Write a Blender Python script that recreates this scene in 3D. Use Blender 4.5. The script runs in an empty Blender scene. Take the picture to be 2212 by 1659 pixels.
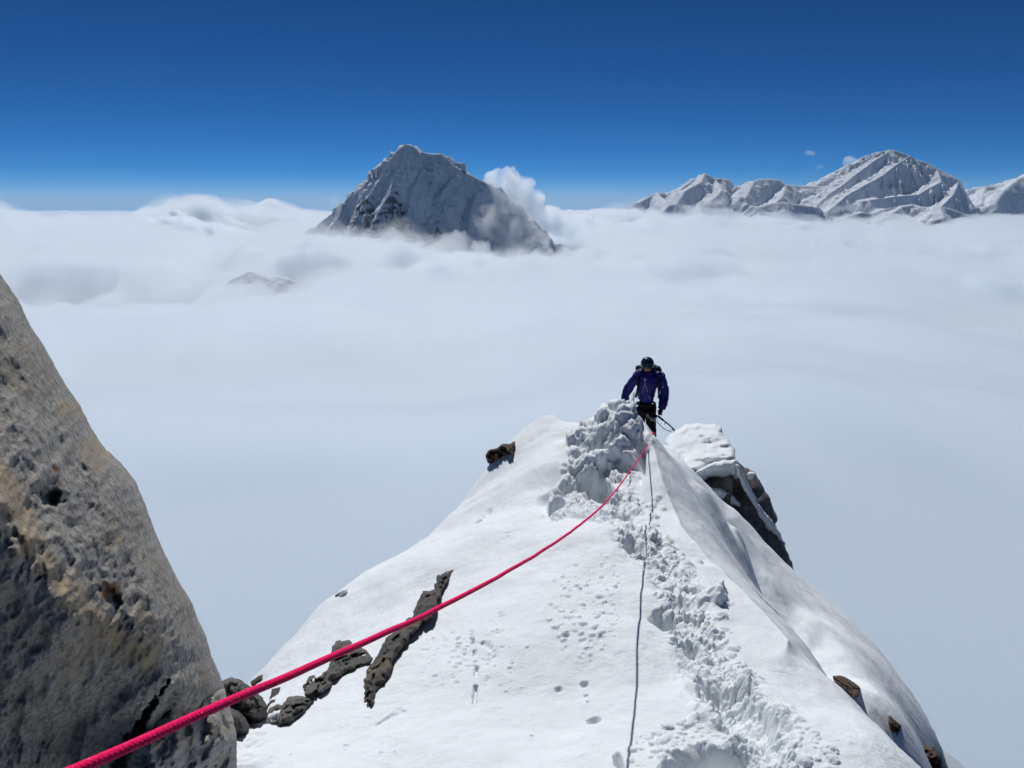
import bpy, bmesh, math, random
import numpy as np
from mathutils import Vector, Matrix, geometry
R = math.radians
sc = bpy.context.scene
col = sc.collection

# ------------------------------------------------------------ camera, world, sun, exposure
FPX, CX, CY, PITCH = 1597.0, 1106.0, 829.5, R(13.7)      # sizes measured on the photograph at 2212 x 1659
CP, SP = math.cos(PITCH), math.sin(PITCH)
cam = bpy.data.cameras.new('camera')
co = bpy.data.objects.new('camera', cam)
col.objects.link(co)
cam.lens = 26.0
cam.clip_start, cam.clip_end = .05, 400000
co.rotation_euler = (R(90) - PITCH, 0, 0)
sc.camera = co
AZ, EL = 13.0, 53.0                                        # sun: left of straight ahead, high
w = bpy.data.worlds.new('World')
sc.world = w
w.use_nodes = True
nt = w.node_tree
bg = nt.nodes['Background']
sky = nt.nodes.new('ShaderNodeTexSky')
sky.sky_type = 'NISHITA'
sky.sun_disc = False
sky.sun_elevation, sky.sun_rotation = R(EL), R(-AZ)
sky.altitude, sky.air_density, sky.dust_density, sky.ozone_density = 6000, .75, .0, 4.0
pre = nt.nodes.new('ShaderNodeVectorMath')                  # thin high-altitude air: deeper and darker towards the zenith
pre.operation = 'SCALE'
pre.inputs['Scale'].default_value = .085
gm = nt.nodes.new('ShaderNodeGamma')
gm.inputs[1].default_value = 1.3
hs = nt.nodes.new('ShaderNodeHueSaturation')
hs.inputs['Saturation'].default_value = 1.36
hs.inputs['Value'].default_value = 7.6
nt.links.new(sky.outputs[0], pre.inputs[0])
nt.links.new(pre.outputs[0], gm.inputs[0])
nt.links.new(gm.outputs[0], hs.inputs['Color'])
nt.links.new(hs.outputs[0], bg.inputs[0])
bg.inputs[1].default_value = .1
sl = bpy.data.lights.new('sun', 'SUN')
sl.energy, sl.angle, sl.color = 3.5, R(.5), (1, .99, .975)
so = bpy.data.objects.new('sun', sl)
col.objects.link(so)
SUN = Vector((-math.sin(R(AZ)) * math.cos(R(EL)), math.cos(R(AZ)) * math.cos(R(EL)), math.sin(R(EL))))
so.rotation_euler = SUN.to_track_quat('Z', 'Y').to_euler()
sc.view_settings.view_transform = 'Standard'
sc.view_settings.look = 'None'
sc.view_settings.exposure = 0.04
sc.cycles.use_denoising = True
sc.cycles.max_bounces = 20
sc.cycles.diffuse_bounces = 5
sc.cycles.volume_bounces = 20
sc.cycles.transparent_max_bounces = 8

# ------------------------------------------------------------ helpers
def coef(py):
    v = (CY - py) / FPX
    return CP + v * SP, -SP + v * CP                       # forward and up parts of a view ray

def at(px, py, y):
    """the point seen at px, py of the photograph, y metres ahead"""
    f, u = coef(py)
    return Vector(((px - CX) / FPX / f * y, y, u / f * y))

def project(x, y, z):
    r = z / y
    v = (CP * r + SP) / (CP - SP * r)
    return CX + x / y * (CP + v * SP) * FPX, CY - v * FPX

_rng = np.random.default_rng(5)
PERM = _rng.permutation(1024).astype(np.int64)
PERM = np.concatenate([PERM, PERM, PERM])
G3 = _rng.normal(size=(1024, 3))
G3 /= np.linalg.norm(G3, axis=1)[:, None]

def perlin(x, y, z=0.0, seed=0):
    x, y, z = np.broadcast_arrays(np.asarray(x, float) + seed * 17.31, np.asarray(y, float) - seed * 9.77, np.asarray(z, float) + seed * 3.13)
    xi, yi, zi = np.floor(x).astype(np.int64), np.floor(y).astype(np.int64), np.floor(z).astype(np.int64)
    xf, yf, zf = x - xi, y - yi, z - zi
    u, v, w_ = xf**3 * (xf * (xf * 6 - 15) + 10), yf**3 * (yf * (yf * 6 - 15) + 10), zf**3 * (zf * (zf * 6 - 15) + 10)
    def g(dx, dy, dz):
        h = PERM[(PERM[(PERM[(xi + dx) & 1023] + yi + dy) & 1023] + zi + dz) & 1023]
        gr = G3[h]
        return gr[..., 0] * (xf - dx) + gr[..., 1] * (yf - dy) + gr[..., 2] * (zf - dz)
    def lp(a, b, t): return a + (b - a) * t
    return 1.5 * lp(lp(lp(g(0, 0, 0), g(1, 0, 0), u), lp(g(0, 1, 0), g(1, 1, 0), u), v),
                    lp(lp(g(0, 0, 1), g(1, 0, 1), u), lp(g(0, 1, 1), g(1, 1, 1), u), v), w_)

def fbm(x, y, z=0.0, n=4, seed=0, gain=.5, ridged=False):
    t, a, f = 0, 1.0, 1.0
    for k in range(n):
        p = perlin(np.asarray(x) * f, np.asarray(y) * f, np.asarray(z) * f, seed + k)
        t = t + a * ((1 - 2 * np.abs(p)) if ridged else p)
        a *= gain
        f *= 2.03
    return t

def smooth(a, b, x):
    t = np.clip((x - a) / (b - a), 0, 1)
    return t * t * (3 - 2 * t)

def mesh_np(name, V, F, mats, smooth_=True, attrs=None):
    """one mesh object out of numpy arrays of vertices and quads / triangles"""
    me = bpy.data.meshes.new(name)
    V = np.asarray(V, np.float32)
    F = np.asarray(F, np.int32)
    k = F.shape[1]
    me.vertices.add(len(V))
    me.vertices.foreach_set('co', V.ravel())
    me.loops.add(F.size)
    me.loops.foreach_set('vertex_index', F.ravel())
    me.polygons.add(len(F))
    me.polygons.foreach_set('loop_start', np.arange(0, F.size, k, dtype=np.int32))
    me.polygons.foreach_set('use_smooth', np.full(len(F), smooth_))
    me.update(calc_edges=True)
    for m in mats:
        me.materials.append(m)
    for an, av in (attrs or {}).items():
        a = me.attributes.new(an, 'FLOAT', 'POINT')
        a.data.foreach_set('value', np.asarray(av, np.float32).ravel())
    o = bpy.data.objects.new(name, me)
    col.objects.link(o)
    return o

def grid_faces(nv, nu):
    i = np.arange(nv * nu).reshape(nv, nu)
    return np.stack([i[:-1, :-1], i[:-1, 1:], i[1:, 1:], i[1:, :-1]], -1).reshape(-1, 4)

def tag(o, label=None, cat=None, group=None, kind=None):
    if label: o['label'] = label
    if cat: o['category'] = cat
    if group: o['group'] = group
    if kind: o['kind'] = kind
    return o

class N:
    """small node-tree writer"""
    def __init__(s, name):
        s.m = bpy.data.materials.new(name)
        s.m.use_nodes = True
        s.t = s.m.node_tree
        s.b = s.t.nodes['Principled BSDF']
        s.out = s.t.nodes['Material Output']
    def n(s, typ, **kw):
        x = s.t.nodes.new(typ)
        for k, v in kw.items():
            if k.startswith('i_'):
                x.inputs[k[2:].replace('_', ' ')].default_value = v
            else:
                setattr(x, k, v)
        return x
    def l(s, a, b): s.t.links.new(a, b)
    def coord(s): return s.n('ShaderNodeTexCoord').outputs['Object']
    def noise(s, scale, detail=6, rough=.55, vec=None, dist=0):
        x = s.n('ShaderNodeTexNoise', i_Scale=scale, i_Detail=detail, i_Roughness=rough, i_Distortion=dist)
        s.l(vec or s.coord(), x.inputs['Vector'])
        return x.outputs['Fac']
    def ramp(s, fac, stops):
        x = s.n('ShaderNodeValToRGB')
        e = x.color_ramp.elements
        while len(e) < len(stops): e.new(.5)
        for i, (p, c) in enumerate(stops):
            e[i].position = p
            e[i].color = (c, c, c, 1) if isinstance(c, (int, float)) else (*c, 1)
        s.l(fac, x.inputs[0])
        return x.outputs[0]
    def mix(s, fac, a, b, mode='MIX'):
        x = s.n('ShaderNodeMix', data_type='RGBA', blend_type=mode)
        for sock, v in ((x.inputs[0], fac), (x.inputs[6], a), (x.inputs[7], b)):
            if isinstance(v, (int, float)): sock.default_value = v
            elif isinstance(v, tuple): sock.default_value = (*v, 1)
            else: s.l(v, sock)
        return x.outputs[2]
    def attr(s, name):
        return s.n('ShaderNodeAttribute', attribute_name=name).outputs['Fac']
    def bump(s, h, strength, dist, normal=None):
        x = s.n('ShaderNodeBump', i_Strength=strength, i_Distance=dist)
        s.l(h, x.inputs['Height'])
        if normal: s.l(normal, x.inputs['Normal'])
        s.l(x.outputs[0], s.b.inputs['Normal'])
        return x.outputs[0]
# ------------------------------------------------------------ mountains rising out of the cloud
def m_alpine():
    s = N('far_snow_and_rock')
    big = s.noise(.004, 6)
    rock = s.mix(s.noise(.03, 8), (.035, .04, .05), (.11, .105, .10))
    snow = s.mix(big, (.60, .65, .73), (.74, .78, .83))
    fac = s.attr('rock')
    s.l(s.mix(fac, snow, rock), s.b.inputs['Base Color'])
    s.b.inputs['Roughness'].default_value = .9
    s.b.inputs['Specular IOR Level'].default_value = .15
    s.bump(s.noise(.02, 9, .62), .9, 34)
    return s.m
ALP = m_alpine()

def mountain(ridges, x0, x1, y0, y1, step, label, warp=1.0, flute=1.0, rocky=.5, seed=0, sf=1.7, sb=1.2, sides=(1, 1), scale=1.0, spots=()):
    """height field: the highest of many sharp ridges, each given as points (px, py, distance)"""
    xs, ys = np.arange(x0, x1, step), np.arange(y0, y1, step * 1.25)
    X, Y = np.meshgrid(xs, ys)
    k = scale
    wx = X + warp * k * (55 * fbm(X / (420 * k), Y / (420 * k), 0, 3, seed) + 14 * fbm(X / (90 * k), Y / (90 * k), 0, 2, seed + 9))
    wy = Y + warp * k * (55 * fbm(X / (420 * k), Y / (420 * k), 7, 3, seed + 3) + 14 * fbm(X / (90 * k), Y / (90 * k), 3, 2, seed + 7))
    H = np.full(X.shape, -1e9)
    DD = np.zeros(X.shape)
    for ri, pl in enumerate(ridges):
        P = [at(*p[:3]) for p in pl]
        for a, b in zip(P, P[1:]):
            dx, dy = b.x - a.x, b.y - a.y
            L2 = dx * dx + dy * dy
            # the crest line itself stays where the photograph has it, the warp grows away from it
            t0 = np.clip(((X - a.x) * dx + (Y - a.y) * dy) / L2, 0, 1)
            d0 = np.hypot(X - a.x - t0 * dx, Y - a.y - t0 * dy)
            g = np.clip(d0 / (150 * k), .08, 1)
            XX, YY = X + (wx - X) * g, Y + (wy - Y) * g
            t = np.clip(((XX - a.x) * dx + (YY - a.y) * dy) / L2, 0, 1)
            ex, ey = XX - a.x - t * dx, YY - a.y - t * dy
            d = np.hypot(ex, ey) + 1e-6
            cy = ey / d                                    # -1 on the side facing the camera
            s = sb + (sf - sb) * smooth(.5, -.6, cy)
            s = s * np.where(ex < 0, sides[0], sides[1])
            h = a.z + t * (b.z - a.z) - s * d * (1 - .12 * np.clip(d / (900 * k), 0, 1))
            DD = np.where(h > H, d, DD)
            H = np.maximum(H, h)
    g = np.clip(DD / (120 * k), 0.03, 1)
    fl = fbm(wx / (85 * k), wy / (420 * k), 0, 3, seed + 20, ridged=True)
    bt = fbm(wx / (330 * k), wy / (700 * k), 0, 3, seed + 30, ridged=True)
    H += flute * g * k * (26 * fl + 30 * bt + 9 * fbm(wx / (34 * k), wy / (240 * k), 0, 2, seed + 25, ridged=True))
    H += k * g * 5 * fbm(X / (60 * k), Y / (60 * k), H / (60 * k), 4, seed + 40)
    # hanging glacier steps
    st = 70 * k
    q = (H + 35 * k * perlin(X / (500 * k), Y / (500 * k), 0, seed + 50)) / st
    fr = q - np.floor(q)
    H += flute * g * g * st * .30 * (smooth(.0, .45, fr) - fr) * smooth(.0, .5, perlin(X / (260 * k), Y / (300 * k), 0, seed + 51) + .15)
    gy, gx = np.gradient(H, step * 1.25, step)
    slope = np.hypot(gx, gy)
    rn = fbm(X / (70 * k), Y / (70 * k), H / (50 * k), 5, seed + 60)
    reg = fbm(X / (520 * k), Y / (520 * k), H / (400 * k), 2, seed + 66)
    low = smooth(350 * k, 0, H)
    rock = .85 * smooth(4.6, 5.6, slope + 0.6 * rn + 1.5 * rocky * reg + .55 * low * rocky - .3)
    for sx, sy, sr, sa in spots:                           # bare rock bands
        rock = np.maximum(rock, smooth(.5, .85, sa * np.exp(-((X - sx)**2 + (Y - sy)**2) / (2 * sr * sr)) * (.55 + 1.1 * rn)))
    V = np.stack([X, Y, H], -1).reshape(-1, 3)
    V[:, 2] = np.maximum(V[:, 2], -1500)
    o = mesh_np('mountain', V, grid_faces(*X.shape), [ALP], attrs={'rock': rock})
    return tag(o, label, kind='structure')

D = 8000
main = [(600, 580, D - 100), (668, 508, D - 150), (690, 482, D - 100), (716, 462, D), (740, 437, D + 40), (768, 412, D + 40), (800, 387, D), (822, 378, D - 20), (842, 352, D - 40), (848, 338, D - 30),
        (860, 322, D), (879, 310, D + 10), (893, 316, D), (903, 326, D + 20), (925, 331, D + 40), (953, 332, D + 30), (968, 345, D), (977, 356, D - 20), (1000, 371, D), (1022, 380, D), (1044, 392, D),
        (1064, 402, D - 40), (1096, 432, D - 80), (1125, 470, D - 150), (1150, 510, D - 250), (1168, 545, D - 350), (1178, 600, D - 450)]
SPUR = .62
spurs = [[(879, 312, D), (868, 345, D - 130), (852, 372, D - 240), (846, 410, D - 420), (822, 450, D - 620), (800, 500, D - 850), (780, 560, D - 1150)],
         [(846, 342, D - 20), (822, 385, D - 190), (795, 425, D - 360), (770, 470, D - 560), (740, 530, D - 820)],
         [(903, 328, D), (915, 362, D - 150), (893, 402, D - 330), (884, 440, D - 480), (868, 490, D - 720), (850, 560, D - 1000)],
         [(968, 346, D), (982, 378, D - 150), (960, 405, D - 300), (945, 440, D - 470), (950, 485, D - 700), (940, 560, D - 1050)],
         [(1022, 381, D), (1032, 410, D - 150), (1018, 450, D - 360), (1012, 500, D - 600), (990, 560, D - 900)],
         [(1064, 403, D), (1082, 440, D - 200), (1075, 490, D - 420), (1065, 550, D - 700), (1040, 610, D - 1000)],
         [(740, 438, D), (735, 462, D - 150), (712, 492, D - 330), (690, 540, D - 560)],
         [(668, 508, D - 150), (650, 560, D - 320)],
         [(1150, 510, D - 250), (1140, 560, D - 520), (1110, 620, D - 800)]]
spurs = [[(a, b, D + (c - D) * SPUR) for a, b, c in s_] for s_ in spurs]
mountain([main] + spurs, -3100, 900, 6500, 9300, 9, 'steep shaded snow and rock peak rising out of the cloud left of centre', sf=2.5, sb=1.1, seed=2, rocky=.15, flute=1.35, spots=[(-1170, 7620, 90, 2.2), (-1110, 7480, 110, 2.4), (-1500, 7720, 110, 1.7), (-1420, 7560, 90, 1.5), (-1250, 7380, 200, 1.5), (-700, 7400, 160, 1.1), (-900, 7500, 90, 1.0), (-1750, 7700, 120, 1.2)])

E2 = 21000
r_left = [[(1340, 470, E2), (1382, 436, E2), (1402, 424, E2), (1420, 416, E2), (1450, 419, E2), (1468, 410, E2 - 200), (1485, 396, E2), (1503, 383, E2), (1523, 374, E2), (1545, 386, E2), (1557, 383, E2), (1572, 402, E2), (1600, 412, E2), (1640, 440, E2)],
          [(1523, 376, E2), (1515, 392, E2 - 500), (1480, 412, E2 - 1200), (1462, 440, E2 - 1900)],
          [(1545, 388, E2), (1560, 410, E2 - 800), (1530, 440, E2 - 1800)],
          [(1420, 417, E2), (1440, 440, E2 - 1200)]]
r_dome = [[(1580, 430, E2 - 300), (1604, 402, E2 - 300), (1622, 392, E2 - 300), (1640, 386, E2 - 300), (1662, 386, E2 - 300), (1680, 387, E2 - 300), (1698, 399, E2 - 300), (1730, 401, E2), (1770, 402, E2), (1800, 396, E2 + 100)],
          [(1698, 400, E2 - 300), (1690, 425, E2 - 1200), (1660, 450, E2 - 1900)], [(1630, 390, E2 - 300), (1612, 425, E2 - 1300)]]
r_mass = [[(1760, 425, E2), (1792, 402, E2), (1812, 380, E2), (1832, 363, E2), (1862, 348, E2), (1888, 335, E2), (1905, 327, E2), (1926, 323, E2), (1948, 330, E2), (1966, 337, E2), (1982, 345, E2), (2004, 352, E2), (2024, 363, E2 - 100), (2052, 377, E2 - 200), (2073, 388, E2 - 300), (2079, 404, E2 - 500), (2100, 440, E2 - 900)],
          [(1966, 337, E2), (1936, 356, E2 - 500), (1907, 379, E2 - 1000), (1872, 398, E2 - 1600), (1827, 424, E2 - 2400), (1790, 455, E2 - 3000)],
          [(1926, 324, E2), (1890, 346, E2 - 250), (1858, 370, E2 - 600), (1826, 396, E2 - 1100), (1790, 420, E2 - 1600), (1760, 450, E2 - 2200)],
          [(2024, 364, E2 - 100), (2034, 392, E2 - 700), (2010, 405, E2 - 1100), (1985, 420, E2 - 1500), (1930, 425, E2 - 2000), (1880, 432, E2 - 2600)],
          [(2073, 390, E2 - 300), (2060, 420, E2 - 1100), (2030, 450, E2 - 2000)]]
r_east = [[(2070, 446, E2 + 1500), (2100, 408, E2 + 1500), (2130, 402, E2 + 1500), (2160, 400, E2 + 1500), (2178, 394, E2 + 1500), (2200, 385, E2 + 1500), (2230, 374, E2 + 1500), (2270, 378, E2 + 1500), (2330, 406, E2 + 1500), (2420, 456, E2 + 1500)],
          [(2200, 387, E2 + 1500), (2170, 410, E2 + 500), (2150, 440, E2 - 300)], [(2130, 403, E2 + 1500), (2120, 440, E2)]]
r_knoll = [[(1610, 471, E2 - 4500), (1645, 445, E2 - 4500), (1672, 438, E2 - 4500), (1700, 437, E2 - 4500), (1730, 442, E2 - 4500), (1756, 445, E2 - 4500), (1775, 464, E2 - 4500)]]
F_ = E2 - 4500
r_front = [[(1800, 486, F_), (1838, 464, F_), (1862, 458, F_), (1885, 461, F_), (1915, 450, F_ + 300), (1948, 446, F_ + 500), (1975, 441, F_ + 500), (1992, 447, F_ + 300), (2030, 445, F_), (2058, 452, F_), (2100, 468, F_)],
           [(1948, 446, F_ + 500), (1925, 462, F_ - 300), (1900, 478, F_ - 700)], [(2030, 445, F_), (2040, 470, F_ - 700)]]
kw = dict(scale=1.5, sf=1.9, sb=.75, flute=1.05, rocky=1.0, warp=1.6)
mountain(r_left, 3100, 8200, 17500, 24000, 28, 'small snowy peak at the left end of the distant range, half behind cloud', seed=11, **kw)
mountain(r_dome, 5600, 9800, 17500, 23000, 28, 'flat topped snow dome in the distant range between two peaks', seed=15, **kw)
mountain(r_mass, 7400, 14800, 16500, 23000, 17, 'broad snowy massif, the tallest of the distant range on the right', seed=19, sides=(.8, 1.5), **kw)
mountain(r_east, 11800, 19500, 19000, 26000, 40, 'dark snowy ridge at the right edge of the distant range', seed=23, **kw)
mountain(r_knoll, 4800, 7800, 14500, 18500, 28, 'low rounded shaded hill in front of the distant range', seed=27, **kw)
mountain(r_front, 6200, 11500, 14500, 18500, 22, 'low shaded foothill half sunk in cloud below the massif', seed=29, **kw)

mountain([[(540, 585, 5000), (585, 602, 5000), (602, 594, 5000), (622, 600, 4950), (650, 622, 4900)]], -2600, -900, 4200, 5700, 16, 'dark hilltop showing faintly through the cloud below the near peak', seed=41, rocky=2.5, sf=1.2)
mountain([[(590, 650, 4200), (640, 640, 4200), (662, 634, 4200), (690, 642, 4150), (740, 650, 4100)]], -2000, -500, 3600, 4800, 16, 'darker hilltop showing through a gap in the cloud, lowest of the two', seed=43, rocky=2.5, sf=1.2)
# ------------------------------------------------------------ clouds
def m_cloud(name, dens, color=(.94, .973, 1.0), g=.5):
    s = N(name)
    s.t.nodes.remove(s.b)
    v = s.n('ShaderNodeVolumePrincipled', i_Density=dens, i_Anisotropy=g)
    v.inputs['Color'].default_value = (*color, 1)
    s.l(v.outputs[0], s.out.inputs['Volume'])
    return s.m

def deck_z(X, Y):
    """tops: low and soft close by, billowing round the near peak, higher towards the horizon"""
    rr = np.hypot(X, Y)
    far = smooth(11000, 30000, rr)
    mid = smooth(1200, 5000, rr)
    ring = smooth(8500, 13500, rr) * smooth(32000, 20000, rr)
    Z = -330 - 200 * mid - 600 * smooth(18000, 45000, rr)
    wx, wy = X + 260 * perlin(X / 1100, Y / 1100, 0, 60), Y + 260 * perlin(X / 1100, Y / 1100, 4, 61)
    Z += 210 * mid * (1 - .4 * far) * fbm(wx / 2300, wy / 2600, 0, 3, 70)
    Z += 210 * mid * (1 - .4 * far) * (.4 - np.abs(fbm(wx / 900, wy / 1000, 0, 4, 77, gain=.5)))
    Z += 90 * smooth(250, 1200, rr) * fbm(wx / 800, wy / 800, 2, 3, 79)
    Z += 30 * smooth(-.05, -.5, X / (Y + 50)) * smooth(9000, 16000, Y) * smooth(32000, 20000, Y)
    Z += ring * (150 - 90 * smooth(-.15, -.35, X / (Y + 50)) - 120 * smooth(.1, .35, X / (Y + 50)) + 400 * (1 - .5 * smooth(.1, .35, X / (Y + 50))) * fbm(X / 2900, Y / 4200, 5, 5, 81, gain=.55))
    return Z

def slab(name, X, Y, top, bottom, mat):
    V = np.stack([X, Y, top], -1).reshape(-1, 3)
    B = np.stack([X, Y, bottom], -1).reshape(-1, 3)
    nv, nu = X.shape
    n = nu * nv
    q = grid_faces(nv, nu)
    i = np.arange(n).reshape(nv, nu)
    loop = np.concatenate([i[0, :], i[1:, -1], i[-1, -2::-1], i[-2:0:-1, 0]])
    nx = np.roll(loop, -1)
    side = np.stack([loop + n, nx + n, nx, loop], -1)
    return mesh_np(name, np.vstack([V, B]), np.vstack([q, q[:, ::-1] + n, side]), [mat])

def fan(r0, r1, nv, nu, ang=1.15):
    u, r = np.linspace(-ang, ang, nu), np.geomspace(r0, r1, nv)
    return np.tan(u)[None, :] * r[:, None], np.repeat(r[:, None], nu, 1) - 25

X, Y = fan(30, 120000, 620, 520)
Z = deck_z(X, Y)
rr = np.hypot(X, Y)
# thin over the near valley, deep farther out
th = 330 + 200 * np.clip(fbm(X / 700, Y / 700, 0, 3, 90) + .3, 0, 2) + 1900 * smooth(2500, 9000, rr)
tag(slab('cloud_sea', X, Y, Z, Z - th, m_cloud('cloud_sea', .014)), 'wide sea of pale cloud filling the valleys below the ridge', kind='structure')
# thin ragged mist drifting over the solid tops
for k, (hgt, cell, dens, bias) in enumerate(((150, 1500, .0016, .05), (230, 2600, .0007, .12))):
    X, Y = fan(1500, 22000, 260, 300, .75)
    e = smooth(1500, 3000, Y) * smooth(22000, 16000, Y)
    wx, wy = X + 500 * perlin(X / 1800, Y / 1800, k, 90), Y + 500 * perlin(X / 1800, Y / 1800, k + 4, 91)
    h = hgt * (fbm(wx / cell, wy / cell, k * 3, 5, 96 + k, gain=.58) + bias) * 1.6
    h += 110 * smooth(11000, 15500, Y) * (1 - k)
    Z = deck_z(X, Y)
    tag(slab('mist', X, Y, np.maximum(Z - 60, Z + np.minimum(h, hgt)) - 220 * (1 - e), Z - 320, m_cloud('mist', dens, g=.4)), kind='stuff')

def puff(name, blobs, dens, voxel, amp, freq, label, kind=None, seed=0, cat=None, group=None, g=.5):
    """union of spheres (px, py, distance, radius in photo pixels, x stretch, z stretch), voxel-remeshed and roughened; a closed shell with fog inside"""
    bm = bmesh.new()
    for (px, py, dd, rr, ax, az) in blobs:
        c = at(px, py, dd)
        rad = rr / FPX * dd
        res = bmesh.ops.create_icosphere(bm, subdivisions=3, radius=rad)
        bmesh.ops.scale(bm, vec=(ax, 1.0, az), verts=res['verts'])
        bmesh.ops.translate(bm, vec=c, verts=res['verts'])
    me = bpy.data.meshes.new(name)
    bm.to_mesh(me)
    bm.free()
    o = bpy.data.objects.new(name, me)
    col.objects.link(o)
    md = o.modifiers.new('remesh', 'REMESH')
    md.mode = 'VOXEL'
    md.voxel_size = voxel
    dg = bpy.context.evaluated_depsgraph_get()
    me2 = bpy.data.meshes.new_from_object(o.evaluated_get(dg))
    o.modifiers.clear()
    nvv = len(me2.vertices)
    P = np.empty(nvv * 3, np.float32); me2.vertices.foreach_get('co', P); P = P.reshape(-1, 3).astype(float)
    Nn = np.empty(nvv * 3, np.float32); me2.vertices.foreach_get('normal', Nn); Nn = Nn.reshape(-1, 3).astype(float)
    q = P * freq
    w3 = np.stack([perlin(q[:, 0], q[:, 1], q[:, 2], seed + k) for k in (1, 2, 3)], -1)
    q2 = q + .6 * w3
    d = amp * 1.9 * fbm(q2[:, 0] * 1.3, q2[:, 1] * 1.3, q2[:, 2] * 1.3, 4, seed + 5, gain=.6)
    P += Nn * d[:, None] + w3 * amp * 1.2
    me2.vertices.foreach_set('co', P.astype(np.float32).ravel())
    me2.update()
    o.data = me2                                           # remesh once more: no shell may cross itself
    md = o.modifiers.new('remesh', 'REMESH')
    md.mode = 'VOXEL'
    md.voxel_size = voxel * .8
    me2 = bpy.data.meshes.new_from_object(o.evaluated_get(bpy.context.evaluated_depsgraph_get()))
    o.modifiers.clear()
    me2.polygons.foreach_set('use_smooth', np.full(len(me2.polygons), True))
    bm = bmesh.new()
    bm.from_mesh(me2)
    left, isl = set(bm.verts), []
    while left:
        seed_v = left.pop()
        stack, comp = [seed_v], [seed_v]
        while stack:
            v_ = stack.pop()
            for e_ in v_.link_edges:
                o_ = e_.other_vert(v_)
                if o_ in left:
                    left.discard(o_)
                    stack.append(o_)
                    comp.append(o_)
        isl.append(comp)
    isl.sort(key=len, reverse=True)
    bmesh.ops.delete(bm, geom=[v_ for c_ in isl[1:] for v_ in c_], context='VERTS')
    bm.to_mesh(me2)
    bm.free()
    me2.materials.clear()
    me2.materials.append(m_cloud(name, dens, g=g))
    me2.update()
    o.data = me2
    return tag(o, label, cat, group, kind)

# plume of cloud pouring over the right shoulder of the near peak: bright core and thin veil
puff('cloud', [(1064, 393, 8350, 16, 1, 1), (1088, 390, 8350, 19, 1, 1), (1110, 394, 8400, 22, 1, 1), (1128, 410, 8350, 23, 1, 1.2), (1100, 425, 8250, 30, 1, 1.1), (1130, 445, 8300, 28, 1, 1.2), (1155, 470, 8300, 26, 1.5, 1),
               (1085, 455, 8050, 18, 1, 1.5), (1070, 372, 8350, 9, 1, 1), (1100, 374, 8380, 10, 1, 1), (1160, 440, 8300, 22, 1.2, 1.1), (1180, 465, 8300, 22, 1.4, 1), (1175, 485, 8250, 22, 1.6, .9), (1120, 480, 8100, 22, 1, 1.3), (1210, 492, 8200, 22, 2.0, .8)], .010, 22, 42, 1 / 170,
     'bright white cloud plume blowing over the right shoulder of the near peak', cat='cloud', seed=3)
puff('cloud', [(1078, 425, 7800, 15, 1, 1.3), (1066, 455, 7700, 17, 1, 1.5), (1052, 490, 7500, 20, 1, 1.4), (1030, 525, 7250, 24, 1.4, 1), (1118, 450, 7850, 22, 1, 1.4), (1140, 500, 7750, 26, 1.1, 1.4), (1100, 500, 7600, 24, 1, 1.4), (1120, 545, 7400, 24, 1.4, 1), (1165, 520, 7700, 20, 1.3, 1)], .0034, 20, 60, 1 / 170,
     'thin grey veil of cloud across the lower right of the near peak', cat='cloud', seed=8)
# ragged wisps along the foot of the near peak
puff('cloud', [(668, 520, 7500, 18, 2, .8), (715, 512, 7350, 18, 1.6, 1), (760, 528, 7200, 20, 1.8, 1), (830, 532, 7000, 22, 2, .8), (900, 545, 6900, 24, 2, .9), (905, 515, 7000, 12, 2, .8), (975, 535, 6900, 22, 1.8, 1), (1010, 508, 7050, 12, 1.5, 1),
               (1040, 560, 6900, 24, 2, 1), (1095, 565, 7000, 22, 1.6, 1), (1140, 560, 7150, 22, 1.6, 1), (1185, 548, 7350, 22, 1.6, 1)], .0052, 22, 75, 1 / 200,
     'ragged band of mist around the foot of the near peak', cat='cloud', seed=13)
puff('cloud', [(620, 484, 8600, 14, 1.6, 1.1), (608, 470, 8600, 8, 1, 1.6), (650, 488, 8600, 14, 1.8, .9), (560, 484, 8900, 14, 2.6, .7), (500, 482, 9200, 14, 2.6, .7)], .008, 24, 40, 1 / 200,
     'bright torn cloud crest against the sky left of the near peak', cat='cloud', seed=21)
puff('cloud', [(722, 440, 8300, 9, .8, 1.6), (712, 425, 8300, 5, .8, 1.6), (728, 455, 8250, 10, 1.2, 1)], .0016, 10, 34, 1 / 90,
     'faint wisp rising beside the left ridge of the near peak', cat='cloud', seed=25)
# billows over the middle distance
puff('cloud', [(600, 520, 5600, 22, 2.4, .6), (520, 540, 5300, 24, 2.6, .6), (740, 570, 4800, 26, 2.2, .6), (850, 560, 5000, 26, 2.2, .7), (940, 590, 4700, 26, 2.4, .6), (700, 620, 4200, 26, 2.2, .5), (830, 620, 4200, 26, 2.2, .5), (1020, 600, 4800, 22, 2, .6)],
     .0045, 26, 70, 1 / 260, 'low billowing cloud bank in front of the near peak', cat='cloud', seed=31)
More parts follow.
